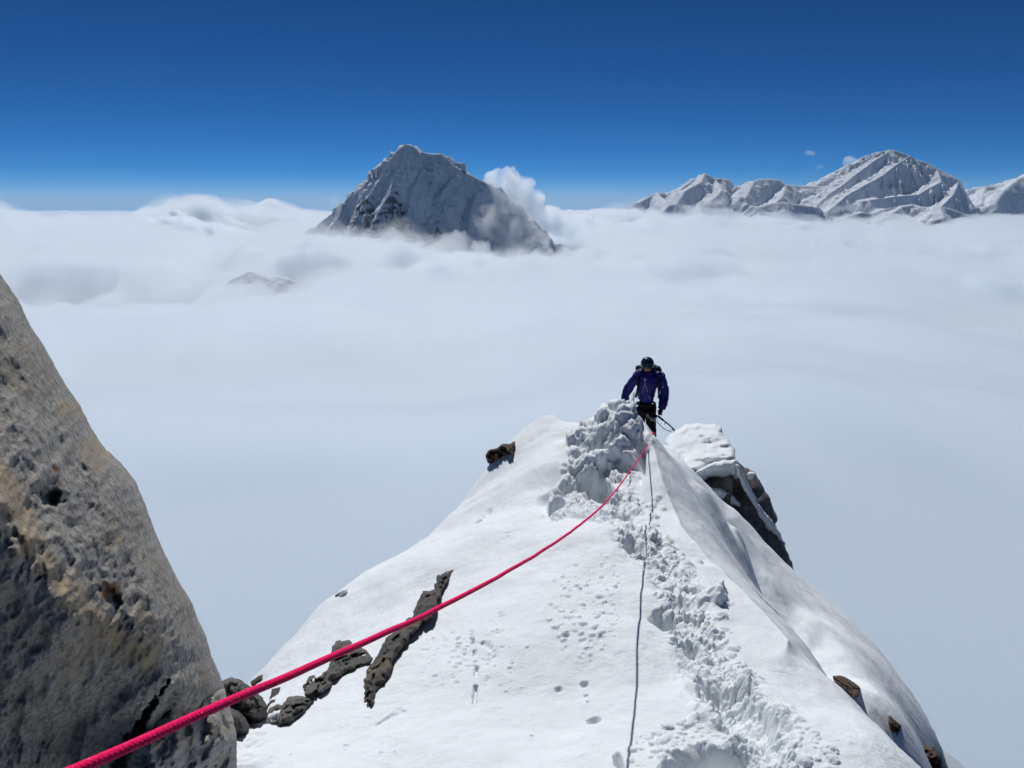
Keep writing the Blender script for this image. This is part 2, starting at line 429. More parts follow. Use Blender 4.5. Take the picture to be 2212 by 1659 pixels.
# clouds along the distant range
puff('cloud', [(1590, 400, 20000, 9, 1, 1.3), (1570, 420, 19500, 13, 1.6, 1), (1600, 432, 19000, 16, 1.6, .9), (1540, 440, 18500, 14, 2, .8), (1640, 450, 18000, 12, 2, .7), (1490, 448, 18500, 12, 2, .6)], .0018, 55, 110, 1 / 600,
     'pale cloud lying between the two left peaks of the distant range', cat='cloud', seed=35)
puff('cloud', [(1838, 350, 21500, 9, 1.6, .9), (1858, 343, 21600, 9, 1.6, .7), (1826, 356, 21500, 6, 1.2, 1), (1880, 340, 21700, 6, 1.6, .6)], .0024, 40, 60, 1 / 420,
     'white cloud cap behind the upper left slope of the massif', cat='cloud', seed=39)
puff('cloud', [(1786, 440, 16000, 16, 2, .8), (1830, 452, 15500, 18, 2, .8), (1800, 428, 17000, 10, 1.6, .8), (1740, 458, 15500, 14, 2.4, .7), (1890, 455, 15500, 12, 2.4, .8), (2000, 455, 15500, 12, 2.6, .8), (2100, 448, 15500, 16, 2.6, .8), (2190, 440, 15500, 14, 2.6, .8)],
     .0013, 60, 130, 1 / 620, 'long bank of broken cloud at the foot of the massif', cat='cloud', seed=43)
# small clouds in the open sky
puff('cloud', [(1746, 331, 20000, 7, 1.2, .8), (1754, 333, 20000, 6, 1, .8), (1760, 330, 20000, 4, 1, .9)], .0022, 26, 34, 1 / 260,
     'small round white cloud alone in the blue sky', cat='cloud', seed=47)
puff('cloud', [(1765, 360, 20000, 5, 1, .9), (1775, 358, 20000, 4, 1.8, .6), (1785, 356, 20000, 3, 2.0, .6)], .0016, 24, 28, 1 / 240,
     'small streaky cloud below the round one in the blue sky', cat='cloud', seed=51)
def valley():
    xs = np.linspace(-1, 1, 160)
    X, Y = np.meshgrid(np.sign(xs) * np.abs(xs)**2 * 130000, 60000 + np.sign(xs) * np.abs(xs)**2 * 75000)
    Z = -2900 + 500 * fbm(X / 6000, Y / 6000, 0, 3, 95)
    s = N('valley_ground')
    s.l(s.mix(s.noise(.002, 8), (.05, .05, .045), (.16, .15, .14)), s.b.inputs['Base Color'])
    s.b.inputs['Roughness'].default_value = 1
    tag(mesh_np('valley_ground', np.stack([X, Y, Z], -1).reshape(-1, 3), grid_faces(*X.shape), [s.m]), kind='structure')
valley()
puff('cloud', [(560, 560, 4700, 24, 2.4, .7), (640, 580, 4300, 22, 2.4, .6), (700, 600, 3900, 22, 2.4, .7), (620, 640, 3700, 26, 2.6, .6), (720, 560, 4600, 18, 2.2, .8)], .0026, 18, 50, 1 / 170,
     'thin mist drifting over the two dark hilltops', cat='cloud', seed=57)
# ------------------------------------------------------------ the snow ridge
CTRL = []                                                  # points the snow passes through: x, y, z
def C(px, py, y): CTRL.append(tuple(at(px, py, y)))
def W(x, y, z): CTRL.append((x, y, z))
# bottom of the picture and towards the feet of the photographer
for a in ((505, 1659, 2.45), (800, 1659, 2.35), (1100, 1659, 2.27), (1345, 1659, 2.2), (1560, 1659, 2.22), (1750, 1659, 2.22), (300, 1659, 2.6)): C(*a)
for x, z in ((-1.6, -2.3), (-.9, -2.0), (-.3, -1.88), (.4, -1.82), (1.1, -1.86), (1.7, -2.3)): W(x, 1.4, z)
for x, z in ((-1.6, -2.2), (-.3, -1.8), (.6, -1.75), (1.5, -2.1), (2.6, -3.4)): W(x, .8, z)
# open slope left of the trail
for a in ((560, 1560, 3.0), (700, 1560, 2.8), (800, 1500, 3.0), (640, 1460, 3.8), (760, 1380, 4.1), (900, 1300, 4.2), (1000, 1400, 3.3), (1100, 1250, 4.15), (1200, 1500, 2.85), (1200, 1350, 3.4), (1000, 1150, 5.2), (1150, 1100, 5.35),
          (1080, 1080, 6.0), (1200, 1000, 6.15), (1130, 990, 6.7), (1200, 930, 7.0), (1250, 1110, 5.2), (1340, 1250, 3.85), (1345, 1400, 3.1)): C(*a)
# trail and dug mound
for a in ((1370, 1130, 4.6), (1440, 1250, 3.9), (1480, 1380, 3.2), (1540, 1500, 2.75), (1290, 1045, 5.95), (1330, 960, 6.3), (1265, 925, 6.75), (1290, 897, 6.7), (1320, 882, 6.65), (1345, 880, 6.6), (1372, 895, 6.5), (1396, 928, 6.4),
          (1414, 952, 6.3), (1400, 1000, 5.9)): C(*a)
# crest line between the lit slope and the shaded face
for a in ((1430, 1050, 5.6), (1470, 1140, 4.9), (1530, 1220, 4.3), (1620, 1315, 3.75), (1700, 1405, 3.3), (1800, 1510, 2.85)): C(*a)
# left skyline
EL_ = [(570, 1470, 4.1), (650, 1380, 4.5), (750, 1272, 5.0), (830, 1225, 5.4), (900, 1183, 5.8), (990, 1110, 6.3), (1060, 1036, 6.8), (1110, 965, 7.1), (1160, 915, 7.4), (1205, 897, 7.5), (1238, 908, 7.3)]
for a in EL_:
    C(*a)
    p = at(*a)
    vx, vy = (.78, .62) if a[0] < 1190 else (.1, .95)
    for k, dz in ((.25, .16), (.6, .75), (1.4, 2.3), (3.2, 5.2)) if a[0] < 1230 else ((.25, .16), (.6, .5)):
        W(p.x - vx * k, p.y + vy * k, p.z - dz)
# right skyline of the near ridge
ER_ = [(1440, 985, 6.5), (1500, 1042, 6.85), (1545, 1097, 6.7), (1572, 1170, 6.3), (1622, 1268, 5.35), (1700, 1360, 4.15), (1800, 1470, 3.05), (1885, 1562, 2.65), (1972, 1659, 2.32)]
for a in ER_:
    C(*a)
    p = at(*a)
    W(p.x + .25, p.y + .10, p.z - .30)
    W(p.x + .6, p.y + .25, p.z - 1.05)
    if a[1] > 1300: W(p.x + 1.1, p.y + .5, p.z - 1.9)
# the lower flank on the right
for a in ((1850, 1490, 5.4), (1950, 1600, 5.1), (1670, 1255, 7.2), (1640, 1200, 7.7), (1760, 1340, 6.8), (1820, 1410, 6.3), (1720, 1300, 7.2)): C(*a)
ES_ = [(1545, 1100, 9.3), (1600, 1140, 9.2), (1665, 1192, 9.0), (1720, 1245, 8.9), (1800, 1312, 8.6), (1870, 1370, 8.2), (1930, 1448, 7.7), (1985, 1530, 7.1), (2018, 1610, 6.6), (2035, 1700, 6.2)]
for a in ES_:
    C(*a)
    p = at(*a)
    for k, dz in ((.35, .4), (1.0, 1.9), (2.6, 5.0)):
        W(p.x + .85 * k, p.y + .5 * k, p.z - dz)
# behind the mound the ridge drops to where the climber stands and on to the cornice beyond
for x, y, z in ((1.0, 7.3, -2.3), (1.3, 8.0, -2.75), (.7, 8.2, -2.9), (1.9, 8.2, -2.9), (1.75, 9.5, -3.4), (2.2, 11.5, -4.1), (1.0, 11.5, -4.9), (3.2, 11.5, -4.7), (2.55, 13.6, -4.64), (2.3, 13.2, -4.6), (1.4, 13.6, -5.4), (3.6, 13.6, -5.2),
                (3.0, 16, -5.3), (4.4, 16, -6.0), (1.4, 16, -6.8), (3.4, 19, -6.4), (-4, 16, -14), (9, 16, -13), (-5, 8, -11), (9, 9, -13), (-6, 3, -8.5), (7, 3, -14), (6, 1, -11), (6, 5, -11)): W(x, y, z)
CT = np.array(CTRL)
def _k(d2): return np.where(d2 > 1e-12, .5 * d2 * np.log(d2 + 1e-12), 0)
def tps_fit(P, z, lam):
    n = len(P)
    K = _k(((P[:, None] - P[None])**2).sum(-1)) + lam * np.eye(n)
    A = np.zeros((n + 3, n + 3))
    A[:n, :n] = K
    A[:n, n] = 1
    A[:n, n + 1:] = P
    A[n:, :n] = A[:n, n:].T
    return np.linalg.solve(A, np.concatenate([z, [0, 0, 0]]))
_cf = tps_fit(CT[:, :2], CT[:, 2], 2e-3)
def base_z(x, y):
    x, y = np.asarray(x, float), np.asarray(y, float)
    z = _cf[-3] + _cf[-2] * x + _cf[-1] * y
    for (a, b, _), c in zip(CT, _cf):
        z = z + c * _k((x - a)**2 + (y - b)**2)
    return z

US = np.unique(np.concatenate([np.linspace(-1.5, -.42, 70), np.linspace(-.42, .62, 830), np.linspace(.62, 1.5, 60)]))
YS = np.unique(np.concatenate([np.geomspace(.8, 2.1, 50), 1 / np.linspace(1 / 2.1, 1 / 9.8, 830), np.geomspace(9.8, 20, 70)]))
SX, SY = US[None, :] * YS[:, None], np.repeat(YS[:, None], len(US), 1)
SZ = np.maximum(base_z(SX, SY), -30)
BZ0 = SZ.copy()
PX0, PY0 = project(SX, SY, SZ)

_seg = np.sqrt(np.diff(SY, axis=0)**2 + np.diff(SZ, axis=0)**2)
SV = np.vstack([np.zeros((1, SY.shape[1])), np.cumsum(np.minimum(_seg, .2), axis=0)])   # length along the surface going away
ND = np.zeros(SX.shape)                                    # relief, along the surface normal

def hit(px, py, y0=.9, y1=16):
    """where the ray through a photo pixel first meets the snow"""
    y = np.linspace(y0, y1, 3000)
    f, u = coef(py)
    x = (px - CX) / FPX / f * y
    below = u / f * y < base_z(x, y)
    i = int(np.argmax(below))
    return Vector((x[i], y[i], u / f * y[i]))

def nearest_uv(p):
    return p.x / p.y, p.y

def polydist(pts, X, Y):
    """distance of photo-plane positions to a polyline, and the position along it"""
    best, along, acc = np.full(X.shape, 1e9), np.zeros(X.shape), 0.0
    side = np.zeros(X.shape)
    for a, b in zip(pts, pts[1:]):
        dx, dy = b[0] - a[0], b[1] - a[1]
        L = math.hypot(dx, dy)
        t = np.clip(((X - a[0]) * dx + (Y - a[1]) * dy) / (L * L), 0, 1)
        ex, ey = X - a[0] - t * dx, Y - a[1] - t * dy
        d = np.hypot(ex, ey)
        m = d < best
        best = np.where(m, d, best)
        along = np.where(m, acc + t * L, along)
        side = np.where(m, np.sign(dx * ey - dy * ex), side)
        acc += L
    return best, along, side

def stamp(p, rx, ry, ang, h, kind='add', power=2.0, rough=.35, seed=0):
    """raise or lower the snow in an ellipse round p (metres along the surface)"""
    m = max(rx, ry) * 1.4
    jc = int(np.searchsorted(YS, p.y))
    ic = int(np.clip(np.searchsorted(US, p.x / p.y), 1, len(US) - 2))
    j0, j1 = np.searchsorted(YS, [p.y - m, p.y + m])
    if j1 <= j0: return
    i0, i1 = np.searchsorted(US, [(p.x - m) / p.y - .02, (p.x + m) / p.y + .02])
    s2 = (slice(j0, j1), slice(i0, i1))
    X, Y = SX[s2] - p.x, SV[s2] - SV[jc, ic]
    c, s = math.cos(ang), math.sin(ang)
    a, b = (X * c + Y * s) / rx, (-X * s + Y * c) / ry
    r = np.sqrt(a * a + b * b)
    if rough:
        r = r * (1 + rough * perlin(SX[s2] / (.6 * rx), SV[s2] / (.6 * ry), seed * .37))
    if kind == 'cap':                                      # a lump with a steep rim
        f = np.sqrt(np.clip(1 - r**power, 0, 1))
        ND[s2] = np.maximum(ND[s2], np.where(f > 0, BZ1[s2] + h * f, -99))
    elif kind == 'add':
        ND[s2] += h * np.exp(-(r**power) * 1.5)
    elif kind == 'pit':                                    # a boot hole: flat floor, steep wall
        ND[s2] -= h * smooth(1.05, .25, r)

# wind-packed undulation
near = smooth(12, 3, SY)
SZ += .045 * fbm(SX / .9, SY / .9, 0, 3, 101) * smooth(0, 1.0, SY - .5)
SZ += .012 * fbm(SX / .22, SY / .30, 0, 3, 105, gain=.5)
# faint ribs blown across the shaded face and the lower flank
rib = smooth(1.25, 1.7, SX - .06 * SY)
wob = SX + .5 * SY
SZ += rib * .03 * fbm(wob / .16, SY / 1.4, 0, 3, 109)
d, al, sd = polydist([(1408, 965), (1430, 1050), (1470, 1140), (1530, 1220), (1620, 1315), (1700, 1405)], PX0, PY0)
SZ += np.where((SY < 6.4) & (SY > 3), .05 * np.exp(-np.abs(d) / 14), 0)
# lower flank: a raised fin and hollows
d, al, sd = polydist([(1585, 1130), (1640, 1230), (1700, 1330), (1740, 1380)], PX0, PY0)
SZ += np.where(SY > 4.6, .05 * np.exp(-(d / 26)**2), 0)

def inside(poly, X, Y):
    c = np.zeros(X.shape, bool)
    n = len(poly)
    for i in range(n):
        (x1, y1), (x2, y2) = poly[i], poly[(i + 1) % n]
        if y1 == y2: continue
        m = ((Y < y1) != (Y < y2)) & (X < (x2 - x1) * (Y - y1) / (y2 - y1) + x1)
        c ^= m
    return c

# --- the dug mound: broken slabs, scooped holes
def lump_field(X, Y, Z, cell, seed):
    """worley lumps: round tops with sharp creases between"""
    gx, gy = X / cell, Y / cell
    gx = gx + .35 * perlin(gx * .9, gy * .9, Z / cell, seed)
    gy = gy + .35 * perlin(gx * .9, gy * .9, Z / cell, seed + 1)
    ix, iy = np.floor(gx).astype(int), np.floor(gy).astype(int)
    f1, f2 = np.full(X.shape, 9.0), np.full(X.shape, 9.0)
    hv = np.zeros(X.shape)
    tl = np.zeros(X.shape)
    for dx in (-1, 0, 1):
        for dy in (-1, 0, 1):
            h = PERM[(PERM[(ix + dx) & 1023] + iy + dy + seed * 7) & 1023]
            jx, jy = (h % 31) / 31.0, (h // 31 % 31) / 31.0
            dd = np.hypot(gx - ix - dx - jx, gy - iy - dy - jy)
            m = dd < f1
            f2 = np.where(m, f1, np.minimum(f2, dd))
            hv = np.where(m, (h % 97) / 97.0, hv)
            tl = np.where(m, ((h % 13) / 6.0 - 1) * (gx - ix - dx - jx) + ((h % 17) / 8.0 - 1) * (gy - iy - dy - jy), tl)
            f1 = np.where(m, dd, f1)
    lump_field.tilt = tl                                  # each cell also leans its own way
    return f1, f2, hv

def band(mask, cell, h, seed, sink=.5, slab=0.0):
    s2 = mask > .01
    X, Y, Z = SX[s2], SV[s2], SZ[s2]
    f1, f2, hv = lump_field(X, Y, Z, cell, seed)
    top = np.sqrt(np.clip(1 - (f1 / .75)**2, 0, 1))
    crease = smooth(0, .12, f2 - f1)
    tl = lump_field.tilt
    ND[s2] += mask[s2] * h * ((1 - slab) * (hv * .8 + .2) * (top * crease - sink) + slab * (1.3 * tl + .7 * (hv - .5)) * smooth(0, .18, f2 - f1))

mound = inside([(1228, 985), (1225, 940), (1262, 905), (1300, 870), (1340, 860), (1366, 884), (1390, 935), (1398, 975), (1385, 1010), (1350, 1050), (1330, 1110), (1300, 1130), (1225, 1120), (1190, 1130), (1180, 1080), (1215, 1040), (1240, 1010)], PX0, PY0).astype(float)
mound *= (SY > 4.6) * (SY < 7.1)
def blur(a, n=3):
    for _ in range(n):
        b = a.copy()
        b[1:-1, 1:-1] = (a[1:-1, 1:-1] * 2 + a[:-2, 1:-1] + a[2:, 1:-1] + a[1:-1, :-2] + a[1:-1, 2:]) / 6
        a = b
    return a
mound = blur(mound, 5)
band(mound, .32, .17, 3, .45, .45)
band(mound, .14, .075, 5, .5, .6)
band(mound, .055, .028, 8, .5, .4)
band(mound, .026, .012, 9)
for px, py, rx, ry, an, h in ((1285, 1060, .16, .34, .3, .20), (1300, 1085, .11, .22, .2, .12), (1215, 1075, .17, .30, -.7, .13), (1245, 962, .10, .10, .2, .04), (1385, 985, .055, .5, -.2, .13), (1345, 1000, .06, .25, .5, .10)):
    q = hit(px, py)
    stamp(q, rx, ry, an, h, 'pit', seed=px, rough=.3)
for px, py, rx, ry, an, h in ((1330, 935, .16, .20, .4, .09), (1300, 1000, .12, .14, .4, .07), (1345, 975, .10, .22, -.5, .08), (1395, 950, .05, .10, 0, .06)):
    stamp(hit(px, py), rx, ry, an, h, 'add', seed=px, rough=.5)

# --- the trail of boot holes below it
trail = [(1345, 1075), (1360, 1150), (1420, 1195), (1465, 1270), (1490, 1340), (1520, 1420), (1560, 1500), (1620, 1570), (1640, 1620), (1660, 1680)]
d, al, sd = polydist(trail, PX0, PY0)
wd = 34 + al * .055
tm = smooth(1.25, .6, d / wd) * (SY < 6.0) * (SY > 1.7)
ND -= tm * .03
band(tm, .15, .055, 11, .35, .4)
band(tm * smooth(-.1, .3, perlin(SX / .3, SY / .3, 0, 130) + .15), .075, .045, 13, .3)
band(tm, .035, .016, 15)
tc = smooth(1.0, .1, np.abs(d / wd - .75) * 2.4) * (SY < 6.0) * (SY > 1.7)
ND += tc * .018 * np.clip(fbm(SX / .1, SV / .1, 0, 3, 133) + .3, 0, 2)
for px, py, rx, ry, an, h in ((1372, 1172, .085, .16, 0, .13), (1352, 1108, .07, .12, .2, .10), (1378, 1125, .06, .10, 0, .07), (1442, 1225, .06, .10, .3, .06), (1440, 1335, .085, .13, .1, .11), (1475, 1300, .07, .10, .1, .06),
                              (1500, 1395, .06, .08, .1, .05), (1565, 1500, .13, .20, .35, .12), (1610, 1555, .13, .18, .35, .10), (1665, 1590, .09, .12, .4, .06), (1545, 1648, .17, .10, -.1, .15), (1480, 1660, .10, .06, 0, .06), (1336, 1640, .022, .06, 0, .07)):
    stamp(hit(px, py), rx, ry, -an, h, 'pit', seed=px, rough=.28)
# rims thrown up round the biggest holes
for px, py, rx, ry, h in ((1500, 1500, .05, .12, .045), (1530, 1560, .06, .10, .05), (1600, 1470, .08, .06, .04), (1672, 1548, .06, .08, .05), (1545, 1300, .06, .05, .09), (1555, 1285, .03, .03, .07), (1430, 1290, .04, .06, .04)):
    stamp(hit(px, py), rx, ry, 0, h, 'add', seed=px, rough=.5)

# --- crumbs rolled down the slope left of the trail
def crumbs(poly, n, r0, r1, seed, hk=.55, pits=0.0, feather=0.0):
    global BZ1
    BZ1 = ND.copy()
    r_ = np.random.RandomState(seed)
    xs_, ys_ = [p[0] for p in poly], [p[1] for p in poly]
    c = 0
    while c < n:
        px, py = r_.uniform(min(xs_), max(xs_)), r_.uniform(min(ys_), max(ys_))
        if not inside(poly, np.array([px]), np.array([py]))[0]: continue
        mx_, my_ = sum(xs_) / len(xs_), sum(ys_) / len(ys_)
        if feather and r_.rand() < feather * ((2 * (px - mx_) / (max(xs_) - min(xs_)))**2 + (2 * (py - my_) / (max(ys_) - min(ys_)))**2): continue
        c += 1
        q = hit(px, py)
        r = r0 + (r1 - r0) * r_.rand()**3
        if r_.rand() < pits:
            stamp(q, r * 1.2, r, r_.rand() * 3, r * .45, 'pit', seed=c, rough=.5)
        else:
            stamp(q, r, r * r_.uniform(.6, 1), r_.rand() * 3, r * hk, 'cap', seed=c)
crumbs([(1170, 1270), (1260, 1200), (1350, 1230), (1345, 1400), (1270, 1440), (1150, 1380)], 230, .006, .026, 1, pits=.4, feather=1.0)
crumbs([(1010, 1340), (1130, 1300), (1150, 1420), (1120, 1500), (1030, 1500), (990, 1400)], 110, .006, .016, 2, pits=.6, feather=.9)
crumbs([(1260, 1180), (1340, 1200), (1340, 1290), (1240, 1290), (1150, 1300)], 90, .006, .015, 4, pits=.4)
crumbs([(1040, 1100), (1180, 1040), (1190, 1180), (1000, 1220)], 60, .008, .018, 5, pits=.6)
crumbs([(880, 1340), (1010, 1330), (1040, 1480), (900, 1480)], 140, .005, .020, 6, pits=.75, feather=.9)
crumbs([(1385, 1120), (1500, 1200), (1600, 1400), (1640, 1480), (1520, 1440), (1430, 1300)], 200, .008, .04, 7)
crumbs([(1500, 1440), (1700, 1540), (1850, 1680), (1340, 1680), (1350, 1600), (1500, 1560)], 420, .006, .032, 8, pits=.1)
crumbs([(1340, 1050), (1440, 1080), (1450, 1180), (1330, 1180)], 90, .012, .05, 9)
crumbs([(1230, 900), (1390, 890), (1400, 1000), (1320, 1120), (1200, 1110)], 160, .015, .055, 10)
crumbs([(560, 1600), (800, 1540), (1000, 1660), (560, 1680)], 60, .004, .012, 12, pits=.6)
for px, py, r, h in ((1282, 1552, .035, .035), (1262, 1475, .025, .02), (1266, 1500, .014, .014), (1207, 1492, .025, .018), (1270, 1515, .012, .012), (1150, 1580, .012, .01)):
    stamp(hit(px, py), r, r * .9, 0, h, 'pit', rough=.15, seed=px)
# hairline breaks in the crust
for pl, dep, wdt in (([(1020, 1370), (1024, 1400), (1030, 1430), (1028, 1480), (1024, 1510)], .03, 4), ([(1040, 1385), (1060, 1400)], .02, 5), ([(800, 1560), (860, 1535), (900, 1510)], .015, 6), ([(1030, 1120), (1060, 1098)], .03, 3)):
    d, al, sd = polydist(pl, PX0, PY0)
    jag = 1 + .5 * perlin(SX / .03, SY / .03, 0, 140)
    SZ -= np.where(SY < 8, dep * np.exp(-(d / (wdt * jag))**2), 0) * smooth(-.1, .2, perlin(SX / .08, SY / .08, 1, 141) + .15)
# snow banked round the foot of the big boulder and the left rocks
SZ += .035 * smooth(620, 520, PX0) * smooth(3.4, 2.4, SY) * (1 + fbm(SX / .12, SY / .12, 0, 3, 150))
ND += (mound + tm) * .010 * fbm(SX / .022, SV / .022, 0, 3, 158, gain=.6)
# grainy crust everywhere near
gr = fbm(SX / .045, SY / .045, 0, 3, 160, gain=.6)
ND += .0022 * gr * smooth(9, 2, SY) * (.4 + .8 * smooth(-.2, .5, fbm(SX / .5, SY / .5, 3, 2, 165)))

def m_snow(name='snow', fine=1.0):
    s = N(name)
    c = s.mix(s.noise(1.2, 4), (.74, .785, .82), (.79, .83, .855))
    s.l(c, s.b.inputs['Base Color'])
    s.b.inputs['Roughness'].default_value = .75
    s.b.inputs['Specular IOR Level'].default_value = .25
    s.b.inputs['Subsurface Weight'].default_value = .25
    s.b.inputs['Subsurface Radius'].default_value = (.012, .018, .028)
    s.b.inputs['Subsurface Scale'].default_value = 1.0
    n1 = s.bump(s.noise(85 * fine, 8, .7), .75, .008)
    s.bump(s.noise(16 * fine, 5, .6), .40, .016, n1)
    return s.m
SNOW = m_snow()
def normals(X, Y, Z):
    a = np.stack([np.gradient(X, axis=1), np.gradient(Y, axis=1), np.gradient(Z, axis=1)], -1)
    b = np.stack([np.gradient(X, axis=0), np.gradient(Y, axis=0), np.gradient(Z, axis=0)], -1)
    n = np.cross(a, b)
    return n / np.linalg.norm(n, axis=-1, keepdims=True)
NN = normals(SX, SY, blur(SZ, 4))
V = (np.stack([SX, SY, SZ], -1) + NN * ND[..., None]).reshape(-1, 3)
tag(mesh_np('snow_ridge', V, grid_faces(len(YS), len(US)), [SNOW]), 'narrow white snow ridge with a trodden trail leading down to the climber', kind='structure')
# ------------------------------------------------------------ rock
def m_rock(name, dark, mid, light, warm=(.26, .19, .11), grain=1.0, warm_amt=.5, stretch=None, spec=.25):
    s = N(name)
    vec = s.coord()
    if stretch:
        mp = s.n('ShaderNodeMapping')
        mp.inputs['Rotation'].default_value = stretch[0]
        mp.inputs['Scale'].default_value = stretch[1]
        s.l(vec, mp.inputs[0])
        vec2 = mp.outputs[0]
    else:
        vec2 = vec
    big = s.ramp(s.noise(3.0 * grain, 5, .6, vec), [(.35, 0), (.68, 1)])
    med = s.ramp(s.noise(24 * grain, 8, .72, vec2), [(.36, 0), (.66, 1)])
    fine = s.ramp(s.noise(70 * grain, 6, .8, vec2, .6), [(.40, 0), (.60, 1)])
    c = s.mix(s.mix(.6, med, fine), dark, mid)
    c = s.mix(s.mix(.7, big, fine), c, light)
    wm = s.ramp(s.noise(4.5 * grain, 4, .6, vec2), [(.54, 0), (.70, 1)])
    c = s.mix(s.mix(1, wm, (warm_amt,) * 3, 'MULTIPLY'), c, warm)
    c = s.mix(s.attr('ochre'), c, (.40, .31, .19))
    c = s.mix(s.attr('rust'), c, (.22, .095, .03))
    sp = s.ramp(s.noise(260 * grain, 2, .5, vec), [(.64, 0), (.70, 1)])
    c = s.mix(s.mix(1, sp, (.55,) * 3, 'MULTIPLY'), c, (.03, .03, .03))
    s.l(c, s.b.inputs['Base Color'])
    s.b.inputs['Roughness'].default_value = .8
    s.b.inputs['Specular IOR Level'].default_value = spec
    vo = s.n('ShaderNodeTexVoronoi', i_Scale=48 * grain)
    s.l(vec2, vo.inputs['Vector'])
    n1 = s.bump(s.noise(22 * grain, 8, .7, vec2), .55, .012 / grain)
    n1 = s.bump(vo.outputs['Distance'], .35, .008 / grain, n1)
    s.bump(s.noise(70 * grain, 6, .8, vec2, .6), .8, .006 / grain, n1)
    return s.m
GRANITE = m_rock('weathered_granite', (.085, .078, .066), (.30, .28, .25), (.46, .44, .40), warm_amt=.45, stretch=((0, R(40), 0), (1.25, 1, .85)))
GREY = m_rock('grey_rock', (.022, .021, .020), (.085, .082, .075), (.17, .165, .155), warm_amt=.35, grain=.8)
DARK = m_rock('dark_rock', (.018, .016, .015), (.055, .045, .038), (.12, .10, .085), warm=(.14, .085, .05), grain=.35, warm_amt=.7)
BROWN = m_rock('brown_rock', (.02, .014, .01), (.075, .043, .023), (.14, .09, .055), grain=.5, warm_amt=.6)
SLATE = m_rock('slate_rock', (.04, .042, .045), (.12, .12, .12), (.19, .19, .185), warm=(.13, .09, .055), grain=.22, warm_amt=.5)

def pillow(name, outline, depth, T, mats, Tb=.2, edge=25, step=5, rough=.01, facet=.0, fcell=.1, seed=0, parent=None, jit=1.2, attrs=None, extra=None, nfreq=9.0):
    """solid rock or snow body: outline in photo pixels at its real distance, rounded front and back, roughened"""
    rr_ = np.random.RandomState(seed + 11)
    # ragged closed outline
    pts = []
    n = len(outline)
    for i in range(n):
        a, b = Vector(outline[i]), Vector(outline[(i + 1) % n])
        m = max(1, int((b - a).length / step))
        for k in range(m):
            pts.append(a.lerp(b, k / m))
    P = np.array([(p.x, p.y) for p in pts])
    P = (P * 2 + np.roll(P, 1, 0) + np.roll(P, -1, 0)) / 4
    P[:, 0] += jit * 2.2 * fbm(P[:, 0] / 14, P[:, 1] / 14, seed * 1.7, 3, seed)
    P[:, 1] += jit * 2.2 * fbm(P[:, 0] / 14, P[:, 1] / 14, seed * 1.7 + 9, 3, seed + 5)
    nb = len(P)
    x0, y0, x1, y1 = P[:, 0].min(), P[:, 1].min(), P[:, 0].max(), P[:, 1].max()
    gx, gy = np.meshgrid(np.arange(x0, x1, step), np.arange(y0, y1, step * .87))
    gx = gx + (np.arange(gx.shape[0]) % 2)[:, None] * step * .5
    Q = np.stack([gx.ravel(), gy.ravel()], -1) + rr_.uniform(-.18, .18, (gx.size, 2)) * step
    def bdist(Z):
        out = np.full(len(Z), 1e9)
        for i in range(nb):
            a, b = P[i], P[(i + 1) % nb]
            ab = b - a
            t = np.clip(((Z - a) @ ab) / (ab @ ab + 1e-9), 0, 1)
            out = np.minimum(out, np.hypot(*(Z - a - t[:, None] * ab).T))
        return out
    Q = Q[inside([tuple(p) for p in P], Q[:, 0], Q[:, 1])]
    Q = Q[bdist(Q) > step * .55]
    A = np.vstack([P, Q])
    res = geometry.delaunay_2d_cdt([Vector(p) for p in A], [], [list(range(nb))], 1, 1e-5)
    V2 = np.array([tuple(v) for v in res[0]])
    F = [list(f) for f in res[2]]
    d = bdist(V2)
    rim = d < 1e-3
    f = np.sqrt(np.clip(1 - (1 - np.clip(d / edge, 0, 1))**2, 0, 1))
    yb = np.array([depth(px, py) for px, py in V2])
    def place(y):
        fo = np.array([coef(py) for py in V2[:, 1]])
        return np.stack([(V2[:, 0] - CX) / FPX / fo[:, 0] * y, y, fo[:, 1] / fo[:, 0] * y], -1)
    Pf = place(yb - T * f)
    k = nfreq
    nz = fbm(Pf[:, 0] * k, Pf[:, 1] * k, Pf[:, 2] * k, 5, seed + 3, gain=.55)
    y_f = yb - T * f - rough * nz * np.clip(d / (edge * .4), 0, 1)
    if facet:
        f1, f2, hv = lump_field(Pf[:, 0], Pf[:, 2], Pf[:, 1], fcell, seed + 2)
        y_f -= facet * (.7 * (hv - .5) + 1.5 * lump_field.tilt) * np.clip(d / (edge * .4), 0, 1)
    if extra is not None:
        y_f = y_f + extra(V2[:, 0], V2[:, 1], d)
    Pf = place(y_f)
    Pb = place(yb + Tb * f + .15 * Tb * nz * f)
    nv_ = len(V2)
    V = np.vstack([Pf, Pb])
    bm_idx = np.where(rim, np.arange(nv_), np.arange(nv_) + nv_)
    T1 = np.array(F)[:, ::-1]
    T2 = bm_idx[np.array(F)]
    o = mesh_np(name, V, np.vstack([T1, T2]), mats if isinstance(mats, list) else [mats], attrs={kk: np.concatenate([fn(V2[:, 0], V2[:, 1]), np.zeros(nv_)]) for kk, fn in (attrs or {}).items()})
    bmm = bmesh.new()
    bmm.from_mesh(o.data)
    bmesh.ops.delete(bmm, geom=[v for v in bmm.verts if not v.link_faces], context='VERTS')
    bmesh.ops.recalc_face_normals(bmm, faces=bmm.faces)
    bmm.to_mesh(o.data)
    bmm.free()
    if parent is not None:
        o.parent = parent
    return o

